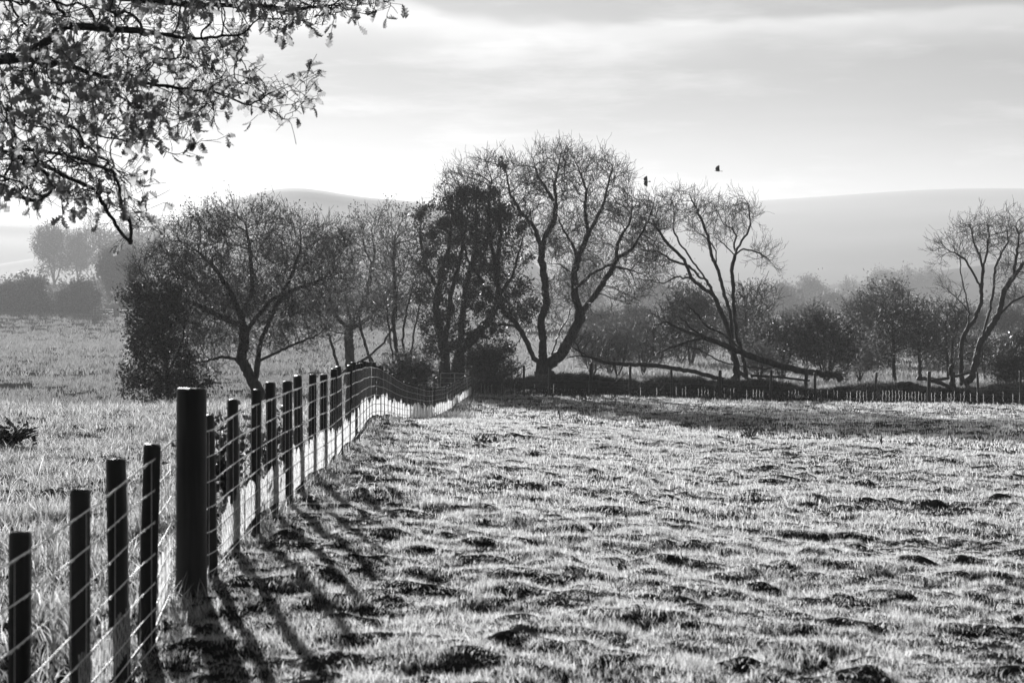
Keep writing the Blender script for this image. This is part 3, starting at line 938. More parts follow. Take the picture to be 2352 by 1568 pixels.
def oak():
    rs = np.random.RandomState(77)
    main = [(-300, -300), (560, -60), (585, 60), (570, 130), (620, 175), (705, 155), (712, 230), (665, 285), (600, 258), (560, 215), (512, 262), (500, 325),
            (450, 330), (405, 335), (368, 385), (345, 330), (280, 325), (150, 300), (-300, 330)]
    low = [(-200, 330), (150, 300), (280, 360), (330, 410), (335, 455), (325, 530), (290, 560), (235, 480), (150, 465), (60, 450), (-200, 440)]
    top = [(520, -40), (880, -40), (900, 10), (820, 25), (690, 60), (640, 70), (560, 40)]
    out = [(-900, -900), (500, -900), (620, -300), (-300, -300), (-300, 440), (-900, 440)]
    A = []
    for poly, n in ((main, 1350), (low, 380), (top, 180), (out, 600)):
        q = poly_points(poly, n, rs)
        dep = 16.0 + rs.normal(0, 1.1, n) + (0.0015 * (q[:, 0] - 200))
        A.append(np.stack([(q[:, 0] - CX) / F * dep, dep, EYE - (q[:, 1] - HY) / F * dep], -1))
    A = np.concatenate(A)

    def W(pts, d0, d1):
        return np.array([P(p[0], p[1], d0 + (d1 - d0) * i / (len(pts) - 1)) for i, p in enumerate(pts)])
    bx, by = -9.6, 17.0
    gz = float(ground(bx, by))
    trunk = np.array([[bx, by, gz - .2], [bx, by, gz + 1.2], [bx + .1, by, gz + 2.3], [bx + .25, by - .1, gz + 3.4], [bx + .5, by, gz + 4.8], [bx + .6, by, gz + 6.4]])
    P3 = [trunk,
          np.concatenate([[trunk[2]], W([(-1100, 250), (-600, 200), (-250, 170), (60, 130), (250, 180), (420, 205), (500, 215), (560, 240), (610, 250), (700, 235)], 16.8, 15.8)]),
          np.concatenate([[trunk[3]], W([(-1000, 50), (-500, -30), (0, -40), (250, -10), (420, 10), (560, 15), (700, 20), (860, 8)], 16.5, 16.4)]),
          np.concatenate([[trunk[1]], W([(-1200, 420), (-700, 380), (-200, 340), (0, 350), (120, 390), (220, 440), (275, 530), (300, 560)], 16.6, 15.4)]),
          W([(60, 130), (150, 60), (300, 70), (450, 90), (560, 80)], 16, 15.6), W([(-250, 170), (0, 250), (180, 300), (320, 330)], 16.4, 15.8),
          W([(0, 350), (90, 345), (200, 370), (320, 430)], 16.2, 15.7), W([(-200, 440), (0, 440), (90, 465), (120, 440)], 16.3, 15.6),
          W([(560, 240), (620, 215), (690, 180), (712, 155)], 15.9, 15.8)]
    pos, par = grow(P3, A, .055, .32, .055, rs, maxit=140, bias=(0.02, 0, -.05), wob=.35)
    pos, par = add_twigs(pos, par, rs, .38, .14, 2, levels=1, droop=.06)
    r = radii(pos, par, .0026, .085)
    r = r * np.where(pos[:, 0] < -7.5, 1 + (np.clip(-7.5 - pos[:, 0], 0, 2) / 2) * 2.4, 1)
    root = empty('oak_tree', (bx, by, gz), label='oak with brown lobed leaves overhanging from the top left corner', category='tree')
    org = np.array([bx, by, gz])
    thick = r > .05
    for nm, sel in (('trunk', thick), ('branches', ~thick)):
        tb = tubes(pos, par, r, sel)
        link(nm, mesh_np('oak_' + nm, tb[0] - org, tb[1], True), M['bark' if nm == 'trunk' else 'twig'], root)
    # one lobed leaf
    tt = np.array([0, .10, .20, .30, .40, .50, .60, .70, .80, .91, 1.0])
    ww = np.array([.012, .05, .17, .07, .26, .11, .32, .15, .27, .12, .0])
    variants = []
    for k in range(4):
        cur = (.25, -.3, .5, .1)[k]
        fold = (.35, .6, .2, .8)[k]
        mid = np.stack([tt, 0 * tt, cur * tt ** 2], -1)
        jl = ww * (1 + .15 * np.sin(k * 2 + np.arange(11) * 1.3))
        lf = mid + np.stack([-.04 * (ww > .15), jl, jl * fold], -1)
        rt = mid + np.stack([-.04 * (ww > .15), -ww, ww * fold], -1)
        v = np.concatenate([mid, lf, rt])
        f = []
        for i in range(10):
            f.append((i, i + 1, 12 + i, 11 + i))
            f.append((i, 22 + i, 23 + i, i + 1))
        variants.append((v, np.array(f)))
    n = len(pos)
    nch = np.bincount(par[par >= 0], minlength=n)
    px = CX + pos[:, 0] / pos[:, 1] * F
    py = HY - (pos[:, 2] - EYE) / pos[:, 1] * F
    thin = (r < .0065)
    dens = np.where((px < 430) & (py < 330), .26, .20)
    dens = np.where((py > 330), .16, dens)
    src = np.where(thin & (rs.rand(n) < dens * .35))[0]
    tipn = np.where((nch == 0) & (rs.rand(n) < dens * 1.6))[0]
    src = np.concatenate([src, tipn, tipn, tipn[rs.rand(len(tipn)) < .6]])
    m = len(src)
    d0 = norm(pos[src] - pos[par[src]])
    ax = norm(d0 * .6 + rs.normal(0, .45, (m, 3)) + np.array([0, 0, -.6]))
    nrm = norm(np.cross(ax, rs.normal(0, 1, (m, 3))))
    sd = np.cross(nrm, ax)
    size = .07 + .055 * rs.rand(m)
    var = rs.randint(0, 4, m)
    inview = (px[src] > 0) & (px[src] < 2352) & (py[src] > 0)
    score = size / pos[src][:, 1] + inview * 1.0 + .002 * (px[src] > 480) + .002 * (py[src] > 330)
    order = np.argsort(-score)
    meshes = [mesh_np('oak_leaf', v, f) for v, f in variants]
    for me in meshes:
        me.materials.append(M['oak_leaf'])
    for i in order[:300]:
        o = bpy.data.objects.new('leaf', meshes[var[i]])
        COL.objects.link(o)
        o.parent = root
        mtx = Matrix(((ax[i][0], sd[i][0], nrm[i][0], 0), (ax[i][1], sd[i][1], nrm[i][1], 0), (ax[i][2], sd[i][2], nrm[i][2], 0), (0, 0, 0, 1)))
        q = pos[src[i]] - org
        o.matrix_basis = Matrix.Translation(Vector(q)) @ mtx @ Matrix.Scale(float(size[i]), 4)
    V, Fc, off = [], [], 0
    rest = order[300:]
    for k in range(4):
        s = rest[var[rest] == k]
        v, f = variants[k]
        w = pos[src[s]][:, None] + size[s][:, None, None] * (v[None, :, 0:1] * ax[s][:, None] + v[None, :, 1:2] * sd[s][:, None] + v[None, :, 2:3] * nrm[s][:, None])
        V.append(w.reshape(-1, 3))
        Fc.append((f[None] + off + (np.arange(len(s)) * len(v))[:, None, None]).reshape(-1, 4))
        off += len(s) * len(v)
    o = link('foliage', mesh_np('oak_foliage', np.concatenate(V) - org, np.concatenate(Fc)), M['oak_leaf'], root)
    o['kind'] = 'stuff'
    print('oak leaves', m, 'nodes', n)


oak()

# ------------------------------------------------------------------ fences


def post_mesh(name, rad, h, rs, k=14, chamfer=.012, square=False, below=.35):
    th = np.arange(k) * 2 * math.pi / k + .2
    prof = 1 + rs.normal(0, .02, k)
    if square:
        prof = prof / np.maximum(np.abs(np.cos(th)), np.abs(np.sin(th))) ** .8
    rings = []
    for z, s in ((-below, 1.0), (0, 1.03), (h * .35, 1.0), (h * .7, .985), (h - chamfer, .97), (h, .86)):
        rr = rad * s * prof * (1 + rs.normal(0, .008, k))
        rings.append(np.stack([np.cos(th) * rr, np.sin(th) * rr, np.full(k, z) + (0 if z < h - .001 else rs.normal(0, .003, k))], -1))
    v = np.concatenate(rings + [np.array([[0, 0, h + .004]])])
    f = []
    for a in range(len(rings) - 1):
        i = a * k + np.arange(k)
        j = a * k + (np.arange(k) + 1) % k
        f.append(np.stack([i, j, j + k, i + k], -1))
    i = (len(rings) - 1) * k + np.arange(k)
    j = (len(rings) - 1) * k + (np.arange(k) + 1) % k
    cap = np.stack([i, j, np.full(k, len(v) - 1)], -1)
    return mesh_np(name, v, [np.concatenate(f), cap], False)


def sweep(paths, r, k=4):
    """thin round wire along each polyline"""
    V, Fc, off = [], [], 0
    th = np.arange(k) * 2 * math.pi / k
    for p in paths:
        p = np.asarray(p, float)
        t = np.gradient(p, axis=0)
        t = norm(t)
        up = np.where(np.abs(t[:, 2:3]) > .9, np.array([[1., 0, 0]]), np.array([[0, 0, 1.]]))
        u = norm(np.cross(t, up))
        w = np.cross(t, u)
        ring = p[:, None] + r * (u[:, None] * np.cos(th)[None, :, None] + w[:, None] * np.sin(th)[None, :, None])
        m = len(p)
        V.append(ring.reshape(-1, 3))
        ii = off + np.arange(m * k).reshape(m, k)
        Fc.append(np.stack([ii[:-1], np.roll(ii[:-1], -1, 1), np.roll(ii[1:], -1, 1), ii[1:]], -1).reshape(-1, 4))
        off += m * k
    return np.concatenate(V), np.concatenate(Fc)


def strands(base, tops, bots, along, r, wob, nseg, rs):
    """wavy upright netting strands: base (n,3) ground points, along (n,3) fence direction"""
    n = len(base)
    t = np.linspace(0, 1, nseg + 1)
    z = bots[:, None] + (tops - bots)[:, None] * t[None]
    ph = (np.arange(n) % 2) * math.pi
    off = wob * np.sin(z * 2 * math.pi / .075 + ph[:, None] + rs.normal(0, .25, (n, 1))) + wob * .5 * rs.normal(0, 1, (n, nseg + 1))
    p = base[:, None] + np.array([0, 0, 1])[None, None] * z[..., None] + along[:, None] * off[..., None]
    yaw = rs.normal(0, .45, (n, 1))
    side = np.stack([np.cos(yaw), np.sin(yaw), 0 * yaw], -1)
    ring = np.stack([p - side * r, p + side * r], 2)
    V = ring.reshape(-1, 3)
    ii = np.arange(n * (nseg + 1) * 2).reshape(n, nseg + 1, 2)
    f = np.stack([ii[:, :-1, 0], ii[:, :-1, 1], ii[:, 1:, 1], ii[:, 1:, 0]], -1).reshape(-1, 4)
    return V, f


rsf = np.random.RandomState(31)
# --- the long fence running away from the viewer
PXS = [46, 183, 276, 336, 440, 482, 541, 586, 628, 664, 693, 722, 744, 765, 784]
post_y = [7.4, 8.43, 9.3, 9.96, 11.37, 12.15, 13.15, 14.2, 15.35, 16.35, 17.3, 18.4, 19.5, 20.8, 22.3]
y = 23.9
while y < 87:
    post_y.append(y)
    y += 1.55 + rsf.normal(0, .12)
y = 6.3
while y > -8:
    post_y.insert(0, y)
    y -= 1.1
root = empty('wire_fence', (float(fence_x(11.37)), 11.37, float(fence_z(11.37))), label='long wire fence with netting running away into the distance', category='fence')
org = np.array(root.location)
variants = [post_mesh('fence_post', r_, 1.03, rsf, 10, square=sq) for r_, sq in ((.050, False), (.044, True), (.049, False), (.041, True), (.046, False))]
slim = [post_mesh('fence_post', r_, 1.03, rsf, 10, square=sq) for r_, sq in ((.039, False), (.035, True), (.041, False), (.036, True), (.038, False))]
big_post = post_mesh('strainer_post', .088, 1.245, rsf, 18)
for me in variants + slim + [big_post]:
    me.materials.append(M['wood'])
for i, y in enumerate(post_y):
    x = float(fence_x(y))
    z = float(fence_z(y))
    strain = abs(y - 11.37) < .01
    o = bpy.data.objects.new('strainer_post' if strain else 'post', big_post if strain else (variants if y < 11.4 else slim)[i % 5])
    COL.objects.link(o)
    o.parent = root
    dz = rsf.normal(0, .012)
    o.location = (x - org[0] + 0, y - org[1], z + dz - org[2])
    o.rotation_euler = (rsf.normal(0, .012), rsf.normal(0, .014), rsf.rand() * 6.28)
o = bpy.data.objects.new('strainer_post', big_post)
COL.objects.link(o)
o.parent = root
o.location = (float(fence_x(88.4)) - org[0], 88.4 - org[1], float(fence_z(88.4)) - org[2])
o.rotation_euler = (0, .02, 1)
# wires
ys = np.concatenate([np.arange(-8, 22, .12), np.arange(22, 88.4, .35)])
fx, fz = fence_x(ys), fence_z(ys)
k5 = np.ones(9) / 9
fzs = np.convolve(np.pad(fz, 4, mode='edge'), k5, mode='valid')
fxs = np.convolve(np.pad(fx, 4, mode='edge'), k5, mode='valid')
heights = [.955, .80, .645, .49, .345, .215, .11, .03]
for j, h in enumerate(heights):
    off = .012 * np.sin(ys * 2 + j) * .3
    pth = np.stack([fxs + np.interp(ys, [9.9, 11.2, 11.5, 12], [.056, -.09, -.06, .040]) + .002 * np.sin(ys * 3), ys, fzs + h + off], -1)
    v, f = sweep([pth], .0036 if j else .0042, 4)
    o = link('wire', mesh_np('fence_wire', v - org, f, True), M['wire'], root)
    # beads of dew strung along the wire
    if j < 5:
        yb = np.cumsum(rsf.exponential(.05 if j else .022, 1900)) + 5.5
        yb = yb[yb < 34]
        c = np.stack([np.interp(yb, ys, pth[:, 0]), yb, np.interp(yb, ys, pth[:, 2]) - .003], -1)
        s = (.0032 + .0040 * rsf.rand(len(yb)) ** 2)[:, None]
        yw = rsf.normal(0, .5, len(yb))
        sd_ = np.stack([np.cos(yw), np.sin(yw), 0 * yw], -1)[:, None]
        cc = c[:, None]
        ss = s[:, None]
        zz_ = np.array([[[0, 0, 1.0]]])
        vv = np.concatenate([cc + ss * zz_ * .9, cc + ss * sd_, cc - ss * zz_ * 1.3, cc - ss * sd_], 1).reshape(-1, 3)
        ff = np.arange(len(yb) * 4).reshape(-1, 4)
        d_ = link('dew_beads', mesh_np('dew_beads', vv - org, ff, True), M['dew'], o)
        d_['kind'] = 'stuff'
# upright stay wires of the stock netting
yst = np.concatenate([np.arange(5, 40, .30), np.arange(40, 88, .5)])
bs = np.stack([np.interp(yst, ys, fxs) + np.interp(yst, [9.9, 11.2, 11.5, 12], [.056, -.09, -.06, .040]), yst, np.interp(yst, ys, fzs)], -1)
al = np.tile(np.array([[0., 1, 0]]), (len(yst), 1))
v, f = strands(bs, np.full(len(yst), .955), np.full(len(yst), .03), al, .0016, 0, 6, rsf)
o = link('stay_wires', mesh_np('stay_wires', v - org, f), M['wire'], root)
o['kind'] = 'stuff'
# fine wire netting along the foot
VV, FF, off = [], [], 0
for y0, y1, sp, seg, r_ in ((4.5, 30, .045, 20, .0021), (30, 88.2, .05, 6, .0028)):
    yn = np.arange(y0, y1, sp)
    bs = np.stack([np.interp(yn, ys, fxs) + np.interp(yn, [9.9, 11.2, 11.5, 12], [.060, -.095, -.065, .044]), yn, np.interp(yn, ys, fzs)], -1)
    topz = np.interp(yn, [6, 11, 13, 30], [.30, .34, .42, .44]) + .06 * vnoise(yn / 1.3, 0 * yn, 31) * 2 + .06 * vnoise(yn / .10, 0 * yn, 33) * 2
    topz = topz + np.maximum(0, vnoise(yn / .8, 0 * yn + 4, 35)) * .16
    botz = .15 + .07 * vnoise(yn / .9, 0 * yn, 37)
    kp = (vnoise(yn / .5, 0 * yn + 9, 39) > -.22) | (yn > 26)
    kp &= np.abs(yn - 11.37) > .12
    bs, topz, botz, yn = bs[kp], topz[kp], botz[kp], yn[kp]
    al = np.tile(np.array([[0., 1, 0]]), (len(yn), 1))
    v, f = strands(bs, topz, botz, al, r_, .005 if seg > 10 else .002, seg, rsf)
    VV.append(v)
    FF.append(f + off)
    off += len(v)
o = link('netting', mesh_np('netting', np.concatenate(VV) - org, np.concatenate(FF)), M['netting'], root)
o['kind'] = 'stuff'

# --- fence across the far side of the field
root = empty('field_fence', (float(P(1092, 900, 88.6)[0]), 88.6, -.7), label='post and wire fence along the far side of the field', category='fence')
org = np.array(root.location)
fpx = [1154, 1204, 1262, 1355, 1447, 1543, 1652, 1770, 1872, 2008, 2133, 2248, 2345, 2460, 2580, 2700, 2830]
ftop = [862, 840, 845, 833, 840, 848, 850, 850, 856, 855, 853, 855, 852, 852, 852, 852, 852]


def far_y(px):
    return np.interp(px, [1080, 1250, 1700, 3000], [88.6, 92.4, 92.8, 92.0])


fxa = []
for i, px in enumerate(fpx):
    d = float(far_y(px))
    x = (px - CX) / F * d
    z = float(ground(x, d, False)) - .02
    top = EYE - (ftop[i] - HY) / F * d
    me = post_mesh('fence_post', .075 if px in (1652, 2133, 1355) else .058, max(.9, top - z), rsf, 9, square=i % 2 == 0)
    o = link('post', me, M['wood'], root)
    o.location = (x - org[0], d - org[1], z - org[2])
    o.rotation_euler = (rsf.normal(0, .03), rsf.normal(0, .03), rsf.rand() * 6)
pxl = np.linspace(1090, 2830, 300)
dl = far_y(pxl)
xl = (pxl - CX) / F * dl
zl = ground(xl, dl, False)
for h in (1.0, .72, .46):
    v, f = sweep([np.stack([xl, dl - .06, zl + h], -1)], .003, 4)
    link('wire', mesh_np('far_wire', v - org, f), M['dull_wire'], root)
xs = np.arange(xl[0], xl[-1], .15)
dd = np.interp(xs, xl, dl)
zz = np.interp(xs, xl, zl)
keep = rsf.rand(len(xs)) < np.clip(.55 + 1.2 * vnoise(xs / 3.0, xs * 0, 61), .12, .95)
bs = np.stack([xs, dd - .06, zz], -1)[keep]
n = len(bs)
v, f = strands(bs, .5 + .12 * rsf.rand(n), .08 + .1 * rsf.rand(n), np.tile(np.array([[1., 0, 0]]), (n, 1)), .0055, .012, 8, rsf)
o = link('netting', mesh_np('far_netting', v - org, f), M['netting'], root)
o['kind'] = 'stuff'


def bar(a, b, r, k=8):
    return sweep([np.array([a + (b - a) * t for t in np.linspace(0, 1, 5)])], r, k)


# --- metal gate
gd = 90.5
ga, gb = P(1012, 890, gd), P(1076, 890, gd + 1.2)
root = empty('metal_gate', tuple(ga), label='pale tubular metal gate beside the far corner post', category='gate')
for py in (857, 868, 879, 889):
    dz = np.array([0, 0, (890 - py) / F * gd])
    v, f = bar(ga + dz, gb + dz, .022)
    link('rail', mesh_np('gate_rail', v - ga, f, True), M['gate_metal'], root)
for t in (0, .5, 1.0):
    a = ga + (gb - ga) * t
    v, f = bar(a - np.array([0, 0, .05]), a + np.array([0, 0, 33 / F * gd + .012]), .024)
    link('upright', mesh_np('gate_upright', v - ga, f, True), M['gate_metal'], root)
o = link('post', post_mesh('gate_post', .11, 1.5, rsf, 12), M['wood'], root)
o.location = (-.22, 0, -.75)

# --- far wooden gate and hurdles in the haze
gd = 440.0
ga, gb = P(214, 733, gd), P(262, 733, gd)
ga[2] = gb[2] = float(ground(ga[0], gd)) + .1
root = empty('wooden_gate', tuple(ga), label='tiny hazy wooden gate with a diagonal brace by the evergreen', category='gate')
for h in (.3, .8, 1.3):
    v, f = bar(ga + np.array([0, 0, h]), gb + np.array([0, 0, h]), .09)
    link('rail', mesh_np('rail', v - ga, f), M['gate_metal'], root)
v, f = bar(ga + np.array([.4, 0, 1.7]), gb + np.array([-.6, 0, .2]), .11)
link('brace', mesh_np('brace', v - ga, f), M['far_wood'], root)
for t in (.1, 1.0):
    a = ga + (gb - ga) * t
    v, f = bar(a - np.array([0, 0, .4]), a + np.array([0, 0, 2.0]), .14)
    link('post', mesh_np('gate_post', v - ga, f), M['far_wood'], root)
gc = P(275, 733, gd + 2)
gc[2] = float(ground(gc[0], gd + 2))
root = empty('hay_trailer', tuple(gc), label='pale low wooden trailer frame beside the tiny hazy gate', category='trailer')
for h in (.5, 1.5):
    v, f = bar(gc + np.array([0, 0, h]), gc + np.array([3.6, 0, h]), .12)
    link('rail', mesh_np('rail', v - gc, f), M['gate_metal'], root)
for t in (0, 1.2, 2.4, 3.6):
    v, f = bar(gc + np.array([t, 0, 0]), gc + np.array([t, 0, 1.7 if t else 2.2]), .10)
    link('stake', mesh_np('stake', v - gc, f), M['gate_metal'], root)

# --- logs and sticks by the far fence


def log(name, label, pts, r, seed, cat='log'):
    rs = np.random.RandomState(seed)
    q = np.array([P(*p) for p in pts])
    t = np.linspace(0, 1, 14)
    s = np.linspace(0, 1, len(q))
    pth = np.stack([np.interp(t, s, q[:, i]) for i in range(3)], -1) + rs.normal(0, r * .15, (14, 3))
    v, f = sweep([pth], r, 9)
    ring = v.reshape(14, 9, 3)
    c = pth[:, None]
    taper = (np.linspace(1.05, .7, 14)[:, None] * (1 + rs.normal(0, .06, (14, 9))))[..., None]
    v = (c + (ring - c) * taper).reshape(-1, 3)
    caps = np.array([list(range(9))[::-1], list(range(13 * 9, 14 * 9))])
    o = link(name, mesh_np(name, v - q[0], [f, caps], False), M['bark'], label=label, category=cat)
    o.location = q[0]
    return o


log('log', 'short log leaning against the twin-stemmed tree', [(2105, 868, 97), (2160, 872, 97), (2232, 855, 98.5)], .09, 1)
log('log', 'sawn log lying low below the leaning log', [(2140, 872, 96), (2185, 890, 95.5), (2210, 903, 95)], .10, 2)
log('log', 'dark chunk of log on the bank left of the sawn log', [(2055, 885, 95.5), (2085, 880, 95.7), (2110, 886, 95.5)], .13, 3)
log('post_stump', 'thick upright stump standing between the logs on the bank', [(2188, 890, 96), (2187, 865, 96), (2184, 838, 96)], .15, 4, 'stump')
log('stick', 'pale bare stick leaning on the far fence under tallest tree', [(1218, 900, 91.5), (1240, 880, 91.8), (1258, 860, 92)], .02, 5, 'stick')
log('stick', 'pale stick propped on the bank below the fallen bough', [(1412, 878, 94.5), (1425, 868, 94.8), (1440, 855, 95)], .022, 6, 'stick')
log('log', 'low fallen rail half hidden behind the broken stump', [(1725, 863, 96), (1790, 866, 96.2), (1860, 874, 96.4)], .07, 8)

# ------------------------------------------------------------------ grass


def clump_mesh(name, nb, rad, hmin, hmax, wid, lean, rs):
    V, Fc, S = [], [], []
    for b in range(nb):
        a = rs.rand() * 6.283
        q = rad * math.sqrt(rs.rand())
        bx, by = q * math.cos(a), q * math.sin(a)
        h = hmin + (hmax - hmin) * rs.rand()
        la = rs.rand() * 6.283
        ln = lean * (.3 + rs.rand()) * h
        fa = rs.rand() * 6.283
        sx, sy = math.cos(fa) * wid * .5, math.sin(fa) * wid * .5
        o = len(V)
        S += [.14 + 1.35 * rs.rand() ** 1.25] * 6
        for t, w in ((0, 1.0), (.55, .85), (1, .08)):
            cx = bx + math.cos(la) * ln * t * t
            cy_ = by + math.sin(la) * ln * t * t
            z = h * (t - .25 * (ln / h) * t * t) - .015 * (1 - t)
            V.append((cx - sx * w, cy_ - sy * w, z))
            V.append((cx + sx * w, cy_ + sy * w, z))
        Fc.append((o, o + 1, o + 3, o + 2))
        Fc.append((o + 2, o + 3, o + 5, o + 4))
    me = mesh_np(name, np.array(V), np.array(Fc))
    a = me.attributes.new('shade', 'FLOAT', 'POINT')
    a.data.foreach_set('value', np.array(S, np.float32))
    return me


def clump_collection(name, mat, spec, seed):
    rs = np.random.RandomState(seed)
    c = bpy.data.collections.new(name)
    for i, s in enumerate(spec):
        me = clump_mesh(name, *s, rs)
        me.materials.append(mat)
        o = bpy.data.objects.new('%s_%02d' % (name, i), me)
        c.objects.link(o)
    return c


def scatter_group(coll):
    ng = bpy.data.node_groups.new('scatter_' + coll.name, 'GeometryNodeTree')
    ng.interface.new_socket('Geometry', in_out='INPUT', socket_type='NodeSocketGeometry')
    ng.interface.new_socket('Geometry', in_out='OUTPUT', socket_type='NodeSocketGeometry')
    gi = ng.nodes.new('NodeGroupInput')
    go = ng.nodes.new('NodeGroupOutput')
    ci = ng.nodes.new('GeometryNodeCollectionInfo')
    ci.inputs['Collection'].default_value = coll
    ci.inputs['Separate Children'].default_value = True
    ci.inputs['Reset Children'].default_value = True
    ip = ng.nodes.new('GeometryNodeInstanceOnPoints')
    ip.inputs['Pick Instance'].default_value = True

    def attr(nm, typ):
        a = ng.nodes.new('GeometryNodeInputNamedAttribute')
        a.data_type = typ
        a.inputs['Name'].default_value = nm
        return a.outputs['Attribute']
    ng.links.new(gi.outputs[0], ip.inputs['Points'])
    ng.links.new(ci.outputs[0], ip.inputs['Instance'])
    ng.links.new(attr('idx', 'INT'), ip.inputs['Instance Index'])
    ng.links.new(attr('rot', 'FLOAT_VECTOR'), ip.inputs['Rotation'])
    ng.links.new(attr('scl', 'FLOAT_VECTOR'), ip.inputs['Scale'])
    ng.links.new(ip.outputs[0], go.inputs[0])
    return ng


def scatter(name, coll, pts, idx, rot, scl, mat, **tags):
    me = bpy.data.meshes.new(name)
    me.vertices.add(len(pts))
    me.vertices.foreach_set('co', np.asarray(pts, np.float32).ravel())
    a = me.attributes.new('idx', 'INT', 'POINT')
    a.data.foreach_set('value', np.asarray(idx, np.int32))
    a = me.attributes.new('rot', 'FLOAT_VECTOR', 'POINT')
    a.data.foreach_set('vector', np.asarray(rot, np.float32).ravel())
    a = me.attributes.new('scl', 'FLOAT_VECTOR', 'POINT')
    a.data.foreach_set('vector', np.asarray(scl, np.float32).ravel())
    me.update()
    o = link(name, me, mat, **tags)
    md = o.modifiers.new('scatter', 'NODES')
    md.node_group = scatter_group(coll)
    return o


def field_points(y0, y1, per_m2, rs, u0, u1):
    area = (u1 - u0) * (y1 * y1 - y0 * y0) / 2
    n = int(area * per_m2)
    y = np.sqrt(y0 * y0 + rs.rand(n) * (y1 * y1 - y0 * y0))
    u = u0 + rs.rand(n) * (u1 - u0)
    return u * y, y


rsg = np.random.RandomState(91)
#            blades, radius, min, max height, width, lean
near_c = clump_collection('turf', M['grass'], [(30, .06, .012, .038, .0032, .95)] * 6, 1)
mid_c = clump_collection('turf_mid', M['grass'], [(28, .10, .015, .044, .0048, .95)] * 6, 2)
far_c = clump_collection('turf_far', M['grass'], [(22, .26, .03, .085, .014, .6)] * 6, 3)
rgh_c = clump_collection('rough_turf', M['rough_grass'], [(34, .13, .03, .115, .006, .75)] * 6, 4)


def lay(name, coll, bands, side, smin, smax, mat, label):
    XS, YS, SS = [], [], []
    for y0, y1, dens, ms in bands:
        x, y = field_points(y0, y1, dens, rsg, -.31, .31)
        fxx = fence_x(y)
        keep = (x > fxx - .15) if side > 0 else (x < fxx + .05)
        keep &= ~((y > 60) & (x < fxx + (y - 60) * 0) & (side > 0))
        x, y = x[keep], y[keep]
        XS.append(x)
        YS.append(y)
        SS.append(np.full(len(x), ms))
    x, y, ms = np.concatenate(XS), np.concatenate(YS), np.concatenate(SS)
    # tussocks: taller and shorter patches
    pat = vnoise(x / .25, y / .27, 41) + .6 * vnoise(x / .12, y / .13, 43) + .4 * vnoise(x / 1.4, y / 1.4, 45)
    hs = np.clip(1.05 + 1.6 * pat, .5, 2.4)
    z = ground(x, y)
    n = len(x)
    sc = smin + (smax - smin) * rsg.rand(n)
    scl = np.stack([sc * ms, sc * ms, sc * hs * ms ** .5], -1)
    rot = np.stack([rsg.normal(0, .15, n), rsg.normal(0, .15, n), rsg.rand(n) * 6.283], -1)
    print(name, n)
    return scatter(name, coll, np.stack([x, y, z - .008], -1), rsg.randint(0, 6, n), rot, scl, mat, label=label, category='grass', kind='stuff')


lay('grass', near_c, [(7.5, 17, 330, 1.0)], 1, .8, 1.25, M['grass'], 'short dewy pasture grass across the near field')
lay('grass', mid_c, [(17, 26, 140, 1.0), (26, 45, 75, 1.15)], 1, .8, 1.3, M['grass'], 'sunlit pasture grass over the crest of the field')
lay('grass', far_c, [(45, 70, 9, .9), (70, 94, 6.5, 1.0)], 1, .8, 1.3, M['grass'], 'pasture grass of the far field below the bank')
lay('rough_grass', rgh_c, [(6.0, 18, 48, 1.0), (18, 34, 24, 1.2), (34, 58, 12, 1.6)], -1, .8, 1.3, M['rough_grass'], 'rough long grass on the slope left of the wire fence')
# valley meadow and the ground behind the far fence
far2 = clump_collection('meadow_tuft', M['reed'], [(26, .5, .12, .42, .035, .5)] * 6, 5)


def lay_far(name, coll, bands, label, cat, mat):
    P_, S_ = [], []
    for y0, y1, dens, u0, u1, s in bands:
        x, y = field_points(y0, y1, dens, rsg, u0, u1)
        k = vnoise(x / 9, y / 14, 51) + .5 * vnoise(x / 3, y / 4, 53) > -.42
        x, y = x[k], y[k]
        P_.append(np.stack([x, y, ground(x, y) - .02], -1))
        S_.append(np.full(len(x), s))
    p = np.concatenate(P_)
    n = len(p)
    s = np.concatenate(S_) * (.6 + .8 * rsg.rand(n))
    rot = np.stack([0 * s, 0 * s, rsg.rand(n) * 6.28], -1)
    print(name, n)
    return scatter(name, coll, p, rsg.randint(0, 6, n), rot, np.stack([s, s, np.minimum(s, 2.0)], -1), mat, label=label, category=cat, kind='stuff')


lay_far('meadow_grass', far2, [(58, 90, 1.6, -.33, -.02, .8), (90, 160, .8, -.33, 0.0, 1.0), (160, 450, .16, -.33, .0, 2.2)], 'hazy tussocky meadow grass in the valley on the left', 'grass', M['reed'])
und_c = clump_collection('shade_tuft', M['shade_undergrowth'], [(34, .22, .05, .20, .02, .9)] * 6, 6)
lay_far('shade_undergrowth', und_c, [(92.9, 96.6, 11, 0.0, .33, 1.0)], 'tangled plants coloured dark for shade on the bank along the far fence', 'shade_undergrowth', M['shade_undergrowth'])  # dark plants added to draw the shaded face of the bank
pale_c = clump_collection('pale_tuft', M['pale_grass'], [(26, .5, .10, .36, .03, .5)] * 6, 7)
lay_far('bank_grass', pale_c, [(98, 104, 4.5, 0.005, .31, .8), (104, 125, 2.0, 0, .31, 1.2), (125, 230, .5, 0, .31, 2.0), (230, 760, .06, -.05, .31, 5.0)], 'tall pale grass and rushes behind the far fence', 'grass', M['pale_grass'])

# ------------------------------------------------------------------ weeds in the field


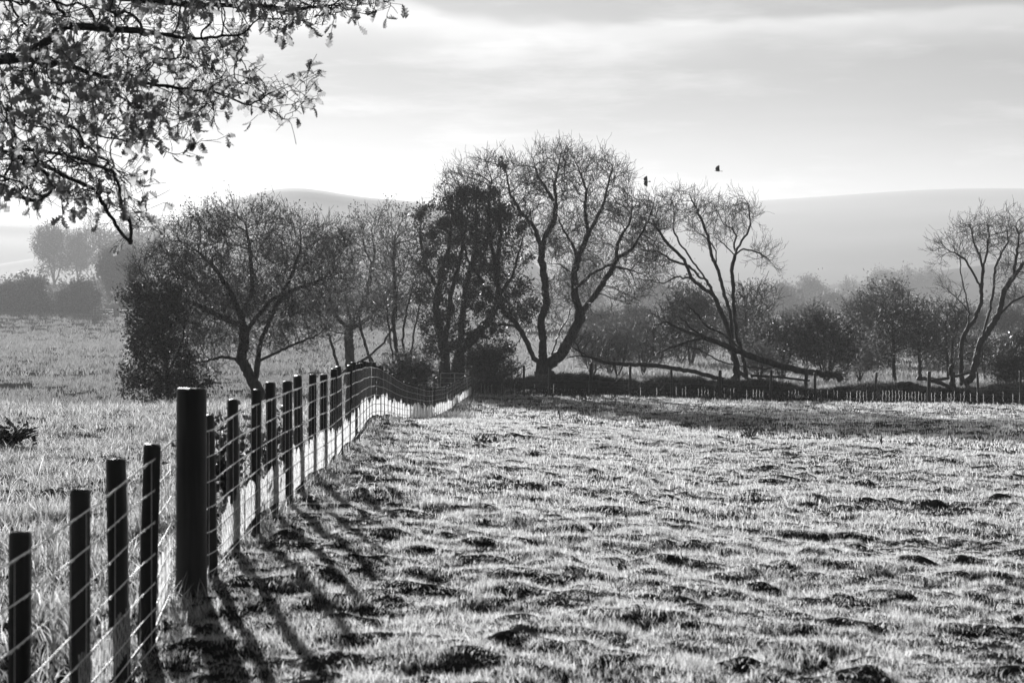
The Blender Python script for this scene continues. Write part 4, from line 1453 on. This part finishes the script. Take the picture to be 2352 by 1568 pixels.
def weed(name, label, px, py, d, h, spread, nst, nleaf, seed, mat='ivy', lsize=.05):
    rs = np.random.RandomState(seed)
    x = (px - CX) / F * d
    gz = float(ground(x, d))
    root = empty(name, (x, d, gz), label=label, category='plant')
    ps, cs = [], []
    for s in range(nst):
        a = rs.rand() * 6.28
        top = np.array([math.cos(a) * spread * rs.rand(), math.sin(a) * spread * rs.rand(), h * (.5 + .5 * rs.rand())])
        t = np.linspace(0, 1, 7)[:, None]
        p = top[None] * np.concatenate([t ** 1.6, t ** 1.6, t], 1) + rs.normal(0, .006, (7, 3))
        p[0, 2] = -.02
        ps.append(p)
        cs.append(p[2:])
    v, f = sweep(ps, .004 * d / 20, 4)
    link('stem', mesh_np('weed_stem', v, f), M['twig'], root)
    c = np.concatenate(cs)
    v, f = leaf_cloud(c, nleaf, spread * .12, lsize, rs, 0)
    o = link('foliage', mesh_np('weed_leaves', v, f), M[mat], root)
    o['kind'] = 'stuff'


weed('dock_plant', 'dark seeding dock plant standing alone on the field crest', 1722, 1000, 38, .36, .22, 9, 90, 1)
weed('thistle', 'thin dead thistle right of the dock plant', 2025, 1040, 34, .26, .08, 3, 16, 2)
weed('thistle', 'small dead weed in the shaded hollow near the far fence', 1287, 958, 62, .35, .1, 3, 20, 3)
weed('nettle_clump', 'leafy nettles behind the posts right of the strainer post', 520, 1100, 16.5, .75, .5, 24, 420, 4, lsize=.075)
weed('bramble', 'low bramble tangle behind the fence further along', 610, 1090, 20, .55, .6, 18, 300, 5, lsize=.07)
weed('rush_tussock', 'dark rush tussock at left edge of the rough grass', 12, 985, 30, .34, .55, 150, 260, 6, mat='shade_undergrowth', lsize=.10)
weed('rosette_weed', 'flat thistle rosette in the near field right of the fence', 1110, 1050, 28, .14, .25, 10, 60, 7, lsize=.09)

# ------------------------------------------------------------------ birds


def bird(label, px, py, d, span, rot, flap, seed):
    bm = bmesh.new()
    L_ = span * .62
    rings = []
    for t, r in ((-.5, .004), (-.42, .03), (-.33, .05), (-.18, .075), (0, .09), (.18, .07), (.32, .035), (.4, .03)):
        ring = [bm.verts.new((t * L_, math.cos(a) * r * L_, math.sin(a) * r * L_ * .9)) for a in np.arange(8) * math.pi / 4]
        rings.append(ring)
    for a, b in zip(rings[:-1], rings[1:]):
        for i in range(8):
            bm.faces.new((a[i], a[(i + 1) % 8], b[(i + 1) % 8], b[i]))
    bm.faces.new(rings[0][::-1])
    bm.faces.new(rings[-1])

    def plate(pts, th):
        up = [bm.verts.new((p[0], p[1], p[2] + th)) for p in pts]
        dn = [bm.verts.new((p[0], p[1], p[2] - th)) for p in pts]
        bm.faces.new(up)
        bm.faces.new(dn[::-1])
        n = len(pts)
        for i in range(n):
            bm.faces.new((up[i], dn[i], dn[(i + 1) % n], up[(i + 1) % n]))
    s = span / 2
    for sd, fl in ((1, flap[0]), (-1, flap[1])):
        c, w = math.cos(fl), math.sin(fl)
        out = [(-.24, .1), (-.36, .42), (-.20, .78), (.12, 1.0), (.16, .8), (.17, .5), (.22, .1)]
        pts = [(a * L_ * 1.1, sd * b * s * c, b * s * w + .01) for a, b in out]
        plate(pts if sd > 0 else pts[::-1], .006)
    plate([(.3 * L_, .03 * L_, 0), (.3 * L_, -.03 * L_, 0), (.62 * L_, -.11 * L_, 0), (.66 * L_, 0, 0), (.62 * L_, .11 * L_, 0)], .005)
    me = bpy.data.meshes.new('bird')
    bmesh.ops.recalc_face_normals(bm, faces=bm.faces)
    bm.to_mesh(me)
    bm.free()
    o = link('bird', me, M['feather'], label=label, category='bird', group='birds in flight')
    o.location = P(px, py, d)
    o.rotation_euler = rot
    o.rotation_mode = 'XYZ'


bird('dark bird with both wings spread just above the bare treetops', 1484, 417, 130, .74, (math.radians(82), 0, math.radians(6)), (.12, .12), 1)
bird('dark bird with wing raised, highest of the birds', 1649, 393, 130, .74, (math.radians(25), math.radians(4), math.radians(-6)), (1.15, 1.0), 2)
bird('small dark bird seen edge-on through the tallest bare tree', 1308, 489, 140, .5, (math.radians(5), 0, math.radians(10)), (.1, .1), 3)

# ------------------------------------------------------------------ haze
HAZE = 0.00023
bm = bmesh.new()
bmesh.ops.create_cube(bm, size=1.0)
me = bpy.data.meshes.new('haze')
bm.to_mesh(me)
bm.free()
hz = link('haze', me, None, kind='stuff', label='thin bright morning haze filling the whole valley', category='haze')
hz.scale = (12500, 9600, 265)
hz.location = (0, 4600, 102)
hm = bpy.data.materials.new('haze')
hm.use_nodes = True
t = hm.node_tree
for n in list(t.nodes):
    t.nodes.remove(n)
out = N(t, 'ShaderNodeOutputMaterial')
pv = N(t, 'ShaderNodeVolumePrincipled')
pv.inputs['Color'].default_value = g(0.95)
pv.inputs['Density'].default_value = HAZE
pv.inputs['Anisotropy'].default_value = 0.34
L(t, pv.outputs[0], out.inputs['Volume'])
me.materials.append(hm)
